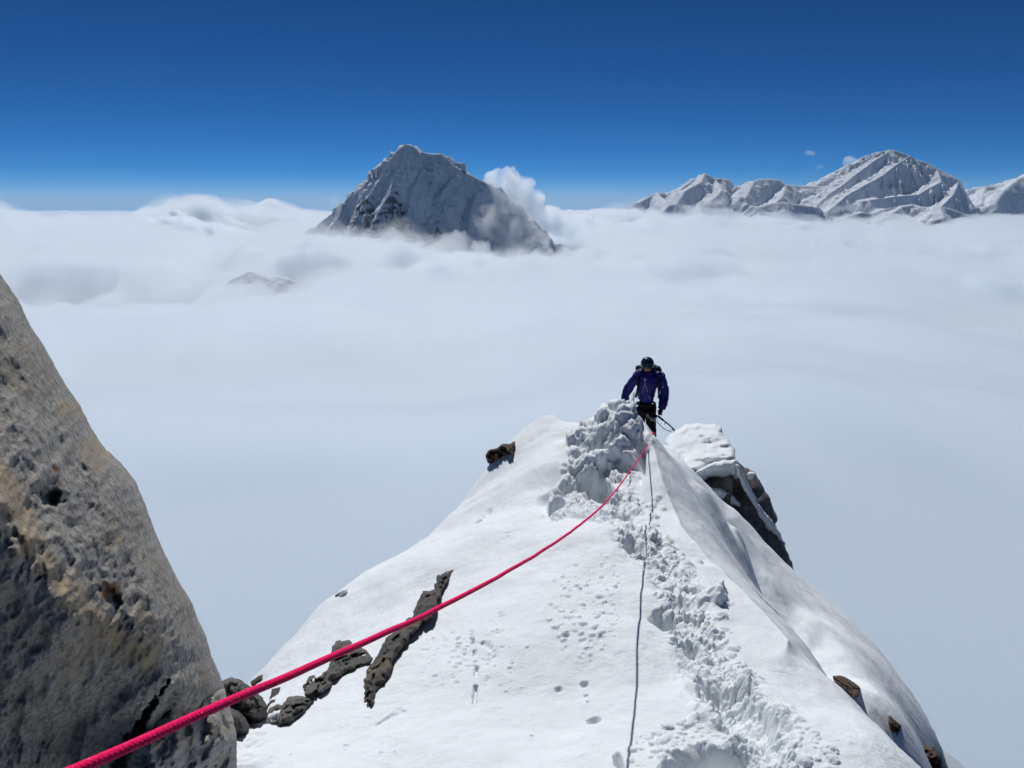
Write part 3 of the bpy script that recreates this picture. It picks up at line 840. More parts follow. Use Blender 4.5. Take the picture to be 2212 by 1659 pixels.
def plane_depth(outline, off=0.0):
    """distance of the snow behind an outline, as a plane through where rays meet it"""
    cx, cy = np.mean([p[0] for p in outline]), np.mean([p[1] for p in outline])
    A, b = [], []
    for px, py in outline + [(cx, cy)]:
        q = hit(px, py)
        if q.y < 13 and q.y > 1.0:
            A.append((1, px - cx, py - cy))
            b.append(1 / q.y)
    s_ = np.linalg.lstsq(np.array(A), np.array(b), rcond=None)[0]
    return lambda px, py: 1 / (s_[0] + s_[1] * (px - cx) + s_[2] * (py - cy)) + off

def c1(pts): return [(.6534 * a, 575.1 + .6534 * b) for a, b in pts]
def c2(pts): return [(442.4 + .36 * a, 1061.8 + .36 * b) for a, b in pts]
def c3(pts): return [(1017.5 + .32 * a, 840.6 + .32 * b) for a, b in pts]
def c4(pts): return [(1150.2 + .44 * a, 1150.2 + .44 * b) for a, b in pts]

def blob_mask(spots):
    def fn(X, Y):
        out = np.zeros(X.shape)
        for px, py, r, s in spots:
            n = fbm(X / (r * .7), Y / (r * .7), 0, 3, int(px))
            out = np.maximum(out, s * smooth(1.1, .4, np.hypot(X - px, Y - py) / r + .6 * n))
        return out
    return fn
def ochre_band(X, Y):
    d, al, sd = polydist([(0, 1030), (35, 1100), (80, 1190), (130, 1260), (190, 1330), (260, 1380), (320, 1420)], X, Y)
    n = fbm(X / 30, Y / 30, 0, 4, 77)
    a = .75 * smooth(1.2, .2, d / 42 + .7 * n)
    b = blob_mask([(150, 885, 26, .6), (205, 975, 40, .6), (170, 1440, 70, .3), (235, 1165, 40, .4), (330, 1380, 60, .4)])(X, Y)
    return np.clip(np.maximum(a, b), 0, 1)
RUST = blob_mask([(122, 1015, 9, .9), (128, 1045, 14, .5), (240, 1278, 24, .85), (228, 1262, 12, .7), (268, 1508, 15, .6), (210, 1475, 8, .4)])

# near boulder filling the left edge
bo = c1([(-150, -260), (-60, -60), (0, 25), (60, 110), (100, 195), (150, 270), (210, 380), (265, 460), (305, 540), (350, 605), (405, 655), (445, 705), (478, 780), (510, 870), (545, 950), (575, 1010), (600, 1058), (635, 1110), (655, 1168), (680, 1220), (700, 1290),
         (725, 1345), (745, 1400), (752, 1470), (762, 1560), (760, 1800), (-150, 1800)])
RIDGE = [(-40, 1060), (0, 1100), (85, 1250), (157, 1350), (288, 1374), (366, 1470), (420, 1560)]
def bo_depth(px, py):
    return 1.25 + px / 500 * .75 + max(0, 1330 - py)**2 / (max(0, 1330 - py) + 400) * .0010 + max(0, -px) * .0012
def bo_extra(X, Y, d):
    dd, al, sd = polydist(RIDGE, X, Y)
    below = sd > 0
    g = np.where(below, .0011 * np.minimum(dd, 260), .00055 * np.minimum(dd, 220))
    ck, ca, _ = polydist([(368, 1470), (345, 1500), (316, 1545), (283, 1600), (252, 1659), (200, 1800)], X, Y)
    ck = ck + 7 * fbm(X / 16, Y / 16, 0, 3, 71)
    cw = 2 + np.minimum(ca, 240) * .085
    g = g + .30 * smooth(1.0, .3, ck / cw) + .12 * smooth(0, 60, (X - 330)) * smooth(1480, 1560, Y)
    g = g + .03 * np.exp(-(dd / 10)**2) * np.where(al < 230, 1, .3) * (.6 + .6 * perlin(X / 24, Y / 24, 0, 5))      # split along the edge
    hw = 10 * perlin(X / 14, Y / 14, 0, 6)
    g += .06 * smooth(34, 12, np.hypot((X - 104) * 1.0 - (Y - 1070) * .5, (Y - 1070) * 1.15) + hw) * smooth(1035, 1075, Y)                                         # hollow
    g += .03 * smooth(26, 6, np.hypot((X - 238) - (Y - 1285) * .6, (Y - 1285) * .8) + hw)
    for pl, dp, w_ in (([(300, 1120), (340, 1250), (355, 1400)], .012, 5), ([(325, 1180), (352, 1300)], .012, 4), ([(110, 1330), (70, 1420)], .018, 6), ([(180, 1000), (215, 1110)], .012, 6), ([(60, 900), (115, 1000)], .010, 6), ([(285, 1060), (310, 1180), (330, 1260)], .010, 5)):
        q, _, _ = polydist(pl, X, Y)
        g += dp * .45 * np.exp(-(q / (w_ + 4))**2) * smooth(-.3, .2, perlin(X / 18, Y / 18, 0, 8))
    # flakes and joints
    g -= .016 * fbm((X + .5 * Y) / 75, (Y - X * .6) / 130, 0, 3, 31, ridged=True) * smooth(0, 40, d)
    g -= .0028 * fbm((X + .4 * Y) / 17, (Y - X * .6) / 34, 0, 3, 33, ridged=True) * smooth(0, 20, d)
    return g
tag(pillow('boulder', bo, bo_depth, .30, GRANITE, Tb=.9, edge=120, step=3.4, rough=.020, seed=1, jit=.5, attrs={'ochre': ochre_band, 'rust': RUST}, extra=bo_extra, nfreq=7),
    'huge grey granite boulder with ochre streaks filling the left edge', 'boulder')
sb_ = c1([(563, 1378), (600, 1366), (660, 1372), (720, 1380), (745, 1402), (765, 1470), (782, 1550), (785, 1700), (430, 1760), (418, 1659), (450, 1575), (500, 1492), (532, 1425)])
PALE = m_rock('pale_granite', (.15, .14, .125), (.38, .36, .33), (.52, .50, .46), warm_amt=.3, grain=1.3)
tag(pillow('boulder', sb_, lambda px, py: 1.50 + (px - 280) * .0016 + max(0, 1600 - py) * .0012, .12, PALE, Tb=.45, edge=60, step=3.4, rough=.035, seed=4, nfreq=9, jit=.8, attrs={'ochre': lambda X, Y: .5 * smooth(-.1, .5, fbm(X / 60, Y / 60, 0, 3, 9))},
           extra=lambda X, Y, d: -.018 * fbm(X / 50, Y / 70, 0, 3, 35, ridged=True) * smooth(0, 25, d)),
    'smaller pale granite block leaning against the foot of the huge boulder', 'boulder')

# stones between the boulder and the snow
def snow_rock(outline, T, mat, label, cat='rock', off=.02, bed=3.0, **k):
    cx_, cy_ = np.mean([p[0] for p in outline]), np.mean([p[1] for p in outline])
    big = []
    n_ = len(outline)
    ar = sum(outline[i][0] * outline[(i + 1) % n_][1] - outline[(i + 1) % n_][0] * outline[i][1] for i in range(n_))
    for i in range(n_):                                    # a little larger all round, so that the rim is bedded in the snow
        a, b = Vector(outline[i - 1]), Vector(outline[(i + 1) % n_])
        t = (b - a).normalized()
        nn = Vector((t.y, -t.x)) * (1 if ar > 0 else -1)
        big.append(tuple(Vector(outline[i]) + nn * bed))
    return tag(pillow('rock', big, plane_depth(outline, off), T, mat, **k), label, cat)
E_ = c2([(95, 1140), (150, 1112), (195, 1120), (240, 1148), (285, 1182), (340, 1228), (380, 1292), (372, 1360), (345, 1395), (270, 1395), (200, 1345), (140, 1290), (90, 1220)])
tag(pillow('rock', E_, lambda px, py: 2.9 + (px - 480) * .002, .25, m_rock('pitted_rock', (.015, .015, .015), (.085, .08, .075), (.20, .19, .18), grain=1.3, warm_amt=.2), Tb=.4, edge=34, step=3, rough=.05, facet=.03, fcell=.12, seed=6), 'rounded dark pitted rock peeping out behind the boulder edge', 'rock')
F_ = c2([(120, 1285), (165, 1290), (205, 1312), (250, 1360), (272, 1410), (268, 1462), (200, 1485), (150, 1490), (110, 1420)])
tag(pillow('rock', F_, lambda px, py: 2.75, .12, GREY, Tb=.3, edge=22, step=3, rough=.03, facet=.02, fcell=.08, seed=7), 'small grey rock wedged below the rounded dark one', 'rock')
snow_rock(c2([(640, 1240), (665, 1245), (620, 1290), (575, 1340), (530, 1375), (480, 1392), (430, 1412), (445, 1345), (465, 1290), (500, 1240), (560, 1230)]), .12, GREY, 'grey rock half sunk in snow beside the small snow clump', Tb=.2, edge=18, step=3, rough=.05, facet=.06, fcell=.12, seed=8)
snow_rock(c2([(370, 1345), (395, 1305), (430, 1282), (468, 1290), (448, 1345), (440, 1380), (400, 1390), (350, 1420)]), .08, GREY, 'little angular rock touching the rounded dark rock', Tb=.15, edge=12, step=3, rough=.03, facet=.05, fcell=.08, seed=9)
snow_rock(c2([(592, 1166), (640, 1102), (690, 1098), (740, 1062), (735, 1100), (690, 1140), (672, 1175), (682, 1205), (655, 1232), (600, 1222)]), .09, GREY, 'broken cluster of slabs at the lower end of the long humped rock', Tb=.15, edge=12, step=3, rough=.04, facet=.09, fcell=.08, seed=10)
snow_rock(c2([(745, 1060), (750, 1010), (768, 962), (770, 920), (800, 887), (850, 878), (892, 905), (880, 935), (930, 932), (967, 950), (1002, 1002), (990, 1025), (930, 1040), (870, 1062), (800, 1112), (745, 1172), (692, 1212), (668, 1218), (672, 1160), (720, 1100)]), .14, GREY,
          'long humped grey rock in the snow under the rope', Tb=.25, edge=26, step=3, rough=.06, facet=.07, fcell=.16, seed=12)
snow_rock(c2([(1533, 325), (1503, 400), (1478, 455), (1470, 495), (1432, 560), (1402, 622), (1385, 672), (1350, 742), (1300, 792), (1225, 862), (1167, 940), (1117, 1030), (1067, 1140), (1022, 1212), (1000, 1292), (970, 1342), (956, 1210), (975, 1110), (1030, 1000), (1100, 890),
              (1180, 812), (1270, 738), (1285, 650), (1320, 605), (1388, 600), (1398, 520), (1425, 490), (1430, 430), (1463, 410), (1490, 360)]), .10, m_rock('fin_rock', (.018, .017, .016), (.06, .057, .052), (.14, .13, .12), grain=.8, warm_amt=.5), 'long curved brown-grey rock fin breaking through the snow left of the trail', bed=4,
          off=-.01, Tb=.3, edge=18, step=3, rough=.05, facet=.05, fcell=.11, seed=13, jit=2.6)
snow_rock(c2([(1465, 492), (1490, 462), (1508, 458), (1495, 475), (1472, 495)]), .02, DARK, 'tiny dark stone beside the top of the curved fin', Tb=.05, edge=5, step=2.5, rough=.01, seed=14)
snow_rock(c2([(282, 1148), (315, 1118), (355, 1094), (342, 1122), (312, 1142), (296, 1162)]), .04, DARK, 'thin dark stone on the skyline just above the rope', Tb=.08, edge=6, step=2.5, rough=.02, seed=15)
snow_rock(c2([(408, 1192), (450, 1174), (434, 1212), (405, 1268), (378, 1292), (398, 1232)]), .04, DARK, 'thin dark stone standing in snow just below the rope', Tb=.08, edge=6, step=2.5, rough=.02, seed=16)
# stone on the left skyline with its snow
so_ = c2([(748, 728), (752, 662), (785, 618), (825, 590), (850, 592), (842, 640), (802, 697), (775, 712)])
st_ = tag(pillow('rock', so_, lambda px, py: 5.05, .10, GREY, Tb=.2, edge=16, step=2.6, rough=.05, facet=.06, fcell=.12, seed=17), 'small rock sticking out of the left snow skyline, capped with a dab of snow', 'rock')
pillow('snow_cap', c2([(800, 625), (828, 588), (848, 578), (862, 590), (838, 632), (812, 640)]), lambda px, py: 4.97, .05, SNOW, Tb=.1, edge=8, step=2.6, rough=.01, seed=18, parent=st_)
# dark crag left of the mound
cr = c3([(300, 352), (262, 372), (215, 366), (168, 396), (115, 415), (97, 452), (105, 492), (142, 522), (124, 562), (150, 600), (133, 630), (187, 602), (238, 562), (285, 505), (310, 470), (310, 410)])
def cr_extra(X, Y, d):
    f1, f2, hv = lump_field(X / 22, Y / 16, X, 1.0, 45)
    return .12 * (hv - .5) * smooth(0, .2, f2 - f1)
tag(pillow('crag', cr, lambda px, py: 7.15 + (px - 1050) * .002, .25, m_rock('crag_rock', (.010, .009, .008), (.05, .042, .034), (.13, .10, .075), warm=(.17, .11, .06), grain=.45, warm_amt=.6), Tb=.5, edge=26, step=2.6, rough=.14, facet=.12, fcell=.2, seed=20, extra=cr_extra), 'black and brown overhanging crag on the left skyline beside the snow dome', 'crag')
# brown rocks in the lower flank
snow_rock(c4([(1478, 708), (1520, 712), (1560, 722), (1612, 716), (1630, 745), (1602, 766), (1560, 766), (1597, 776), (1602, 795), (1577, 810), (1540, 800), (1510, 765), (1482, 738)]), .26, BROWN, 'brown rock patch bedded in the shaded lower right snow flank, upper of two', off=.12, Tb=.2, edge=14, step=2.2, rough=.10, facet=.16, fcell=.16, seed=22)
snow_rock(c4([(1734, 878), (1750, 905), (1790, 904), (1817, 945), (1790, 1007), (1765, 966), (1746, 926)]), .09, BROWN, 'small pointed brown rock bedded lower on the shaded right flank', off=.03, Tb=.2, edge=10, step=2.6, rough=.08, facet=.08, fcell=.2, seed=23)
tag(pillow('rock', c4([(1832, 1102), (1870, 1062), (1920, 1048), (1972, 1050), (2002, 1090), (2034, 1160), (2040, 1260), (1900, 1260), (1850, 1160)]), lambda px, py: 5.9, .35, DARK, Tb=.5, edge=34, step=2.8, rough=.12, facet=.12, fcell=.22, seed=24), 'dark brown rock cut off by the bottom edge at lower right', 'rock')

# rock tower with its snow cap, beyond the climber
tw = pillow('rock_tower', c3([(1475, 560), (1545, 565), (1640, 545), (1740, 500), (1788, 478), (1850, 530), (1922, 566), (1935, 600), (1962, 642), (2022, 742), (2040, 800), (2055, 842), (2078, 886), (2050, 908), (2098, 1010), (2150, 1130), (2198, 1268), (2180, 1420), (1900, 1420), (1700, 1300), (1500, 1000), (1430, 700)]),
            lambda px, py: 15.2 - (py - 1000) * .0035, 1.1, SLATE, Tb=1.5, edge=110, step=4, rough=.30, facet=.35, fcell=.9, seed=26, nfreq=1.6)
tag(tw, 'dark slate rock tower with a flat snow cap right of the climber', 'rock tower')
cap = c3([(1306, 372), (1322, 335), (1352, 292), (1400, 262), (1455, 238), (1560, 231), (1650, 238), (1690, 258), (1692, 290), (1738, 340), (1778, 398), (1786, 482), (1700, 482), (1620, 505), (1540, 545), (1472, 565), (1420, 505), (1375, 470), (1340, 425)])
def cap_extra(X, Y, d):
    st = smooth(0, 12, X - 1520 - 30 * perlin(Y / 18, X / 60, 0, 63))
    return .16 * fbm(X / 60, Y / 20, 0, 3, 61) + .25 * smooth(8, 0, d) + .12 * st * perlin(X / 40, Y / 5, 0, 64)
pillow('snow_cap', cap, lambda px, py: 14.2 + (1018 - py) * .031, .10, SNOW, Tb=1.2, edge=30, step=3, rough=.04, seed=27, parent=tw, extra=cap_extra, nfreq=2)
lip = c3([(1472, 560), (1540, 542), (1620, 500), (1700, 476), (1788, 476), (1800, 510), (1812, 560), (1790, 620), (1700, 600), (1640, 590), (1600, 600), (1560, 635), (1530, 620)])
pillow('snow_lip', lip, lambda px, py: 14.35 + (py - 1010) * .004, .28, SNOW, Tb=.6, edge=26, step=3, rough=.08, seed=28, parent=tw, nfreq=2)
pillow('snow_patch', c3([(1555, 645), (1600, 660), (1680, 668), (1740, 690), (1800, 750), (1842, 798), (1770, 785), (1700, 770), (1610, 722)]), lambda px, py: 14.05, .12, SNOW, Tb=.3, edge=14, step=3, rough=.06, seed=29, parent=tw, nfreq=3)
pillow('snow_strip', c3([(1786, 500), (1812, 520), (1850, 600), (1900, 690), (1945, 780), (2000, 850), (2060, 935), (2108, 1020), (2125, 1060), (2095, 1030), (2040, 965), (1990, 930), (1960, 880), (1930, 860), (1915, 800), (1870, 730), (1820, 640), (1795, 580)]), lambda px, py: 14.0 + (py - 1050) * .001, .12, SNOW, Tb=.4,
       edge=12, step=3, rough=.05, seed=30, parent=tw, nfreq=3)
pillow('snow_knob', c3([(1862, 575), (1880, 552), (1915, 560), (1922, 585), (1895, 606), (1870, 598)]), lambda px, py: 14.0, .12, SNOW, Tb=.2, edge=8, step=2.6, rough=.02, seed=31, parent=tw)
# snow lumps lying between the rocks at the left
q_ = c2([(395, 1335), (420, 1312), (445, 1320), (452, 1350), (440, 1385), (400, 1392), (385, 1365)])
tag(pillow('snow_clump', q_, lambda px, py: 2.9, .06, SNOW, Tb=.12, edge=12, step=2.6, rough=.03, seed=33, facet=.03, fcell=.06), 'small snow clump caught between two grey rocks at lower left', 'snow clump')

# ------------------------------------------------------------ rope
def tube(name, pts, rad, mat, parent=None, sides=10, caps=True):
    P = [Vector(p) for p in pts]
    V, F = [], []
    up = Vector((.3, .2, 1))
    for i, p in enumerate(P):
        t = (P[min(i + 1, len(P) - 1)] - P[max(i - 1, 0)]).normalized()
        a = t.cross(up).normalized()
        b = t.cross(a)
        r = rad[i] if isinstance(rad, (list, np.ndarray)) else rad
        for k in range(sides):
            an = 2 * math.pi * k / sides
            V.append(tuple(p + a * (r * math.cos(an)) + b * (r * math.sin(an))))
    for i in range(len(P) - 1):
        for k in range(sides):
            k2 = (k + 1) % sides
            F.append((i * sides + k, (i + 1) * sides + k, (i + 1) * sides + k2, i * sides + k2))
    F.append(tuple(range(sides)))
    F.append(tuple(reversed(range((len(P) - 1) * sides, len(P) * sides))))
    me = bpy.data.meshes.new(name)
    me.from_pydata(V, [], F)
    me.polygons.foreach_set('use_smooth', [len(f) == 4 for f in F])
    me.materials.append(mat)
    bm_ = bmesh.new(); bm_.from_mesh(me); bmesh.ops.recalc_face_normals(bm_, faces=bm_.faces); bm_.to_mesh(me); bm_.free()
    o = bpy.data.objects.new(name, me)
    col.objects.link(o)
    if parent: o.parent = parent
    return o

def catmull(P, n):
    P = [Vector(p) for p in P]
    out = []
    Q = [P[0] * 2 - P[1]] + P + [P[-1] * 2 - P[-2]]
    for i in range(1, len(Q) - 2):
        for k in range(n):
            t = k / n
            a, b, c, d = Q[i - 1:i + 3]
            out.append(.5 * ((2 * b) + (c - a) * t + (2 * a - 5 * b + 4 * c - d) * t * t + (3 * b - a - 3 * c + d) * t**3))
    out.append(P[-1])
    return out

def m_rope():
    s = N('pink_rope')
    c = s.mix(s.ramp(s.noise(320, 3, .6), [(.42, 0), (.6, 1)]), (.80, .004, .085), (.98, .010, .15))
    c = s.mix(s.ramp(s.noise(420, 2, .5), [(.65, 0), (.70, 1)]), c, (.95, .14, .26))
    s.l(c, s.b.inputs['Base Color'])
    s.b.inputs['Roughness'].default_value = .7
    s.b.inputs['Specular IOR Level'].default_value = .1
    s.b.inputs['Subsurface Weight'].default_value = .35
    s.b.inputs['Subsurface Radius'].default_value = (.006, .001, .002)
    wv = s.n('ShaderNodeTexWave', i_Scale=160, i_Distortion=1.0, wave_type='BANDS')
    wv.bands_direction = 'DIAGONAL'
    s.l(s.coord(), wv.inputs['Vector'])
    s.bump(wv.outputs['Fac'], .35, .0008)
    return s.m
ROPE = m_rope()
# the rope hangs in one upright plane from the photographer to the notch in the mound
ROPE_PX = [(165, 1659), (300, 1602), (432, 1545), (560, 1487), (650, 1447), (740, 1408), (835, 1366), (930, 1322), (1015, 1280), (1100, 1232), (1160, 1197), (1210, 1165), (1255, 1132), (1295, 1098), (1328, 1062), (1352, 1030), (1375, 998)]
H0 = at(165, 1659, .45)
K0 = at(1398, 965, 6.1)
sl_ = (K0.x - H0.x) / (K0.y - H0.y)
rp = []
for px, py in ROPE_PX:
    f, u = coef(py)
    ux = (px - CX) / FPX / f
    y = (H0.x - sl_ * H0.y) / (ux - sl_)
    rp.append(at(px, py, y))
print('ROPE', [(round(p.y, 2), round(p.z, 2)) for p in rp])
K1 = K0 + Vector((0, 0, .012))
rp = [rp[0] + (rp[0] - rp[1]) * 2.2] + rp[:-1] + [rp[-1] * .6 + K1 * .4 if rp[-1].y > K1.y else rp[-1], K1, K1 + Vector((.12, .35, .01)), K1 + Vector((.25, .8, -.25))]
tag(tube('rope', [p + Vector((0, 0, .0025 * float(perlin(p.x * 5, p.y * 7, 0, 3)))) for p in catmull(rp, 10)], .0045, ROPE), 'bright pink climbing rope running from the lower left to the mound', 'rope')
# ------------------------------------------------------------ the climber
def simple(name, c, rough=.7, spec=.3, coat=0.0, fabric=False, metal=0.0):
    s = N(name)
    if fabric:
        s.l(s.mix(s.noise(14, 5), tuple(x * .8 for x in c), tuple(min(1, x * 1.25) for x in c)), s.b.inputs['Base Color'])
        s.bump(s.noise(9, 4, .5), .5, .03)
    else:
        s.l(s.mix(s.noise(25, 3), tuple(x * .9 for x in c), tuple(min(1, x * 1.1) for x in c)), s.b.inputs['Base Color'])
    s.b.inputs['Roughness'].default_value = rough
    s.b.inputs['Specular IOR Level'].default_value = spec
    s.b.inputs['Coat Weight'].default_value = coat
    s.b.inputs['Metallic'].default_value = metal
    return s.m
M_BLUE = simple('navy_shell_fabric', (.006, .007, .13), .55, .3, fabric=True)
M_BLACK = simple('black_fabric', (.008, .008, .010), .8, .2, fabric=True)
M_PACK = simple('pack_fabric', (.008, .008, .014), .7, .25, fabric=True)
M_HELM = simple('helmet_shell', (.012, .016, .022), .22, .5, .6)
M_SKIN = simple('skin', (.40, .20, .14), .6)
M_LENS = simple('goggle_lens', (.01, .012, .06), .08, .6, .5)
M_RED = simple('red_fabric', (.28, .02, .012), .8, fabric=True)
M_METAL = simple('alloy', (.55, .56, .58), .3, .5, metal=1.0)
M_WEB = simple('grey_cord', (.42, .43, .45), .8)
M_AXE = simple('black_alloy', (.015, .015, .017), .35, .5)

base = at(1395, 850, 13.6)
top = at(1395, 769.5, 13.6)
person = bpy.data.objects.new('person', None)
col.objects.link(person)
person.location = (base.x, 13.6, top.z - 1.86)
person.rotation_euler = (0, 0, -math.atan2(base.x, 13.6) * .6)
tag(person, 'climber in a dark blue jacket and black helmet standing behind the snow mound', 'person')
SC_ = 113.0
def L(px, py, y=0.0): return Vector(((px - 1395) / SC_, y, 1.86 - (py - 770) / SC_))

def skin_fig(name, pts, edges, rad, mat, parent, root=0, sub=2, folds=0.0, seed=0, loc=(0, 0, 0)):
    me = bpy.data.meshes.new(name)
    me.from_pydata([tuple(p) for p in pts], edges, [])
    o = bpy.data.objects.new(name, me)
    col.objects.link(o)
    sk = o.modifiers.new('skin', 'SKIN')
    sk.use_smooth_shade = True
    for i, v in enumerate(me.skin_vertices[0].data):
        r = rad[i]
        v.radius = r if isinstance(r, tuple) else (r, r)
        v.use_root = (i == root)
    sb = o.modifiers.new('sub', 'SUBSURF')
    sb.levels = sb.render_levels = sub
    me2 = bpy.data.meshes.new_from_object(o.evaluated_get(bpy.context.evaluated_depsgraph_get()))
    o.modifiers.clear()
    if folds:
        n = len(me2.vertices)
        P = np.empty(n * 3, np.float32); me2.vertices.foreach_get('co', P); P = P.reshape(-1, 3).astype(float)
        Q = np.empty(n * 3, np.float32); me2.vertices.foreach_get('normal', Q); Q = Q.reshape(-1, 3)
        d = folds * fbm(P[:, 0] * 7, P[:, 1] * 7, P[:, 2] * 13, 3, seed, ridged=True) - folds * .4
        me2.vertices.foreach_set('co', (P + Q * d[:, None]).astype(np.float32).ravel())
    me2.materials.clear()
    me2.materials.append(mat)
    me2.polygons.foreach_set('use_smooth', np.full(len(me2.polygons), True))
    o.data = me2
    if parent: o.parent = parent
    return o

HR, HL = L(1345, 880, -.06), L(1423, 893, -.10)
pel, sp1, sp2, chest, neck, head, crown = L(1395, 880), L(1395, 862, .0), L(1396, 845, -.01), L(1398, 825, -.02), L(1397, 806, -.03), L(1395, 793, -.06), L(1395, 779, -.06)
shR, elR, wrR = L(1373, 815, -.01), L(1356, 846, .03), L(1349, 870, -.03)
shL, elL, wrL = L(1425, 815, -.01), L(1435, 847, .04), L(1431, 876, -.05)
hpR, knR, anR, toR = L(1385, 887), L(1382, 932, -.08), L(1384, 976, .0), L(1383, 979, -.15)
hpL, knL, anL, toL = L(1405, 887), L(1410, 930, -.06), L(1415, 976, .02), L(1417, 979, -.14)
skin_fig('body', [pel, sp1, sp2, chest, neck, head, crown, shR, elR, wrR, HR, shL, elL, wrL, HL, hpR, knR, anR, toR, hpL, knL, anL, toL],
         [(0, 1), (1, 2), (2, 3), (3, 4), (4, 5), (5, 6), (3, 7), (7, 8), (8, 9), (9, 10), (3, 11), (11, 12), (12, 13), (13, 14), (0, 15), (15, 16), (16, 17), (17, 18), (0, 19), (19, 20), (20, 21), (21, 22)],
         [.11, .10, .10, .11, .06, (.085, .095), .07, .06, .042, .03, .035, .06, .042, .03, .035, .085, .055, .04, .035, .085, .055, .04, .035], M_SKIN, person)
bd = col.objects['body']
bd.data.materials.append(M_BLACK)
for p_ in bd.data.polygons:
    if p_.center.z < 1.52: p_.material_index = 1
# face: nose, lips, ears, eyes behind the goggles
def ball(name, c, r, mat, parent, sub=3, noise=0.0, seed=0):
    bm = bmesh.new()
    bmesh.ops.create_icosphere(bm, subdivisions=sub, radius=1)
    for v in bm.verts:
        k = 1 + noise * float(fbm(v.co.x * 2, v.co.y * 2, v.co.z * 2, 3, seed)) if noise else 1
        v.co = Vector((v.co.x * r[0], v.co.y * r[1], v.co.z * r[2])) * k + Vector(c)
    me = bpy.data.meshes.new(name)
    bm.to_mesh(me)
    bm.free()
    me.polygons.foreach_set('use_smooth', [True] * len(me.polygons))
    me.materials.append(mat)
    o = bpy.data.objects.new(name, me)
    col.objects.link(o)
    o.parent = parent
    return o
ball('nose', head + Vector((0, -.105, -.005)), (.014, .022, .022), M_SKIN, person, 2)
ball('mouth', head + Vector((0, -.093, -.05)), (.026, .012, .008), M_RED, person, 2)
for s_ in (-1, 1):
    ball('ear', head + Vector((s_ * .086, .0, .0)), (.012, .025, .032), M_SKIN, person, 2)
# helmet: half shell with a short brim, vents and a chin strap
def helmet():
    bm = bmesh.new()
    c = L(1395, 787, -.055)
    n, m = 32, 16
    rows = []
    for i in range(m + 1):
        th = (i / m) * R(102)
        row = []
        for j in range(n):
            a = 2 * math.pi * j / n
            rr = math.sin(th)
            x, y, z = .130 * rr * math.cos(a), .152 * rr * math.sin(a), .150 * math.cos(th)
            if i >= m - 1: y -= .012 * max(0, -math.sin(a)); z += -.015 * math.cos(2 * a)
            if i == m: x *= 1.03; y *= 1.03
            z += .004 * math.cos(6 * a) * rr
            row.append(bm.verts.new((c.x + x, c.y + y, c.z + z)))
        rows.append(row)
    for i in range(m):
        for j in range(n):
            k = (j + 1) % n
            if i == 0:
                bm.faces.new((rows[0][0], rows[1][j], rows[1][k])) if j else None
            else:
                bm.faces.new((rows[i][j], rows[i + 1][j], rows[i + 1][k], rows[i][k]))
    bmesh.ops.remove_doubles(bm, verts=bm.verts, dist=.0005)
    me = bpy.data.meshes.new('helmet')
    bm.to_mesh(me); bm.free()
    me.polygons.foreach_set('use_smooth', [True] * len(me.polygons))
    me.materials.append(M_HELM)
    o = bpy.data.objects.new('helmet', me)
    col.objects.link(o)
    sd = o.modifiers.new('shell', 'SOLIDIFY'); sd.thickness = .008; sd.offset = -1
    o.parent = person
    for k in (-1, 0, 1):
        ball('vent', c + Vector((k * .052, -.112, .088 - .008 * abs(k))), (.010, .010, .024), M_BLACK, o, 2)
    for s2 in (-1, 1):
        tube('chin_strap', [c + Vector((s2 * .118, 0, -.03)), c + Vector((s2 * .09, -.04, -.10)), c + Vector((s2 * .03, -.075, -.14)), c + Vector((0, -.08, -.142))], .006, M_BLACK, o, 6)
helmet()
g = ball('goggles', L(1395, 791.5, -.125), (.088, .045, .034), M_LENS, person, 3)
tube('goggle_strap', [g.data.vertices[0].co * 0 + L(1395, 791, -.06) + Vector((.112 * math.cos(a), .13 * math.sin(a), .005)) for a in np.linspace(-.6, math.pi + .6, 24)], .010, M_BLACK, person, 6)
# jacket with hood collar, loose sleeves
skin_fig('jacket', [L(1394, 868, .0), sp1, sp2, chest, L(1397, 810, -.02), shR, L(1363, 832, .02), elR, L(1352, 860, .0), wrR, shL, L(1431, 832, .02), elL, L(1434, 862, .0), wrL, L(1429, 884, -.07)],
         [(0, 1), (1, 2), (2, 3), (3, 4), (3, 5), (5, 6), (6, 7), (7, 8), (8, 9), (3, 10), (10, 11), (11, 12), (12, 13), (13, 14), (14, 15)],
         [(.185, .15), (.185, .155), (.19, .155), (.19, .155), (.13, .12), .10, .086, .082, .078, .068, .098, .088, .086, .082, .076, .070], M_BLUE, person, folds=.017, seed=5)
hood = ball('hood', L(1395, 807, .015), (.215, .14, .10), M_BLUE, person, 3, .16, 4)
ball('hood_roll', L(1376, 807, -.06), (.062, .075, .070), M_BLUE, hood, 3, .15, 5)
ball('hood_roll', L(1419, 808, -.06), (.066, .075, .066), M_BLUE, hood, 3, .15, 6)
ball('neck_gaiter', L(1396, 806, -.07), (.075, .065, .065), M_BLACK, person, 3, .1, 7)
ball('logo_patch', L(1429, 834, -.075), (.016, .008, .014), M_WEB, person, 2)
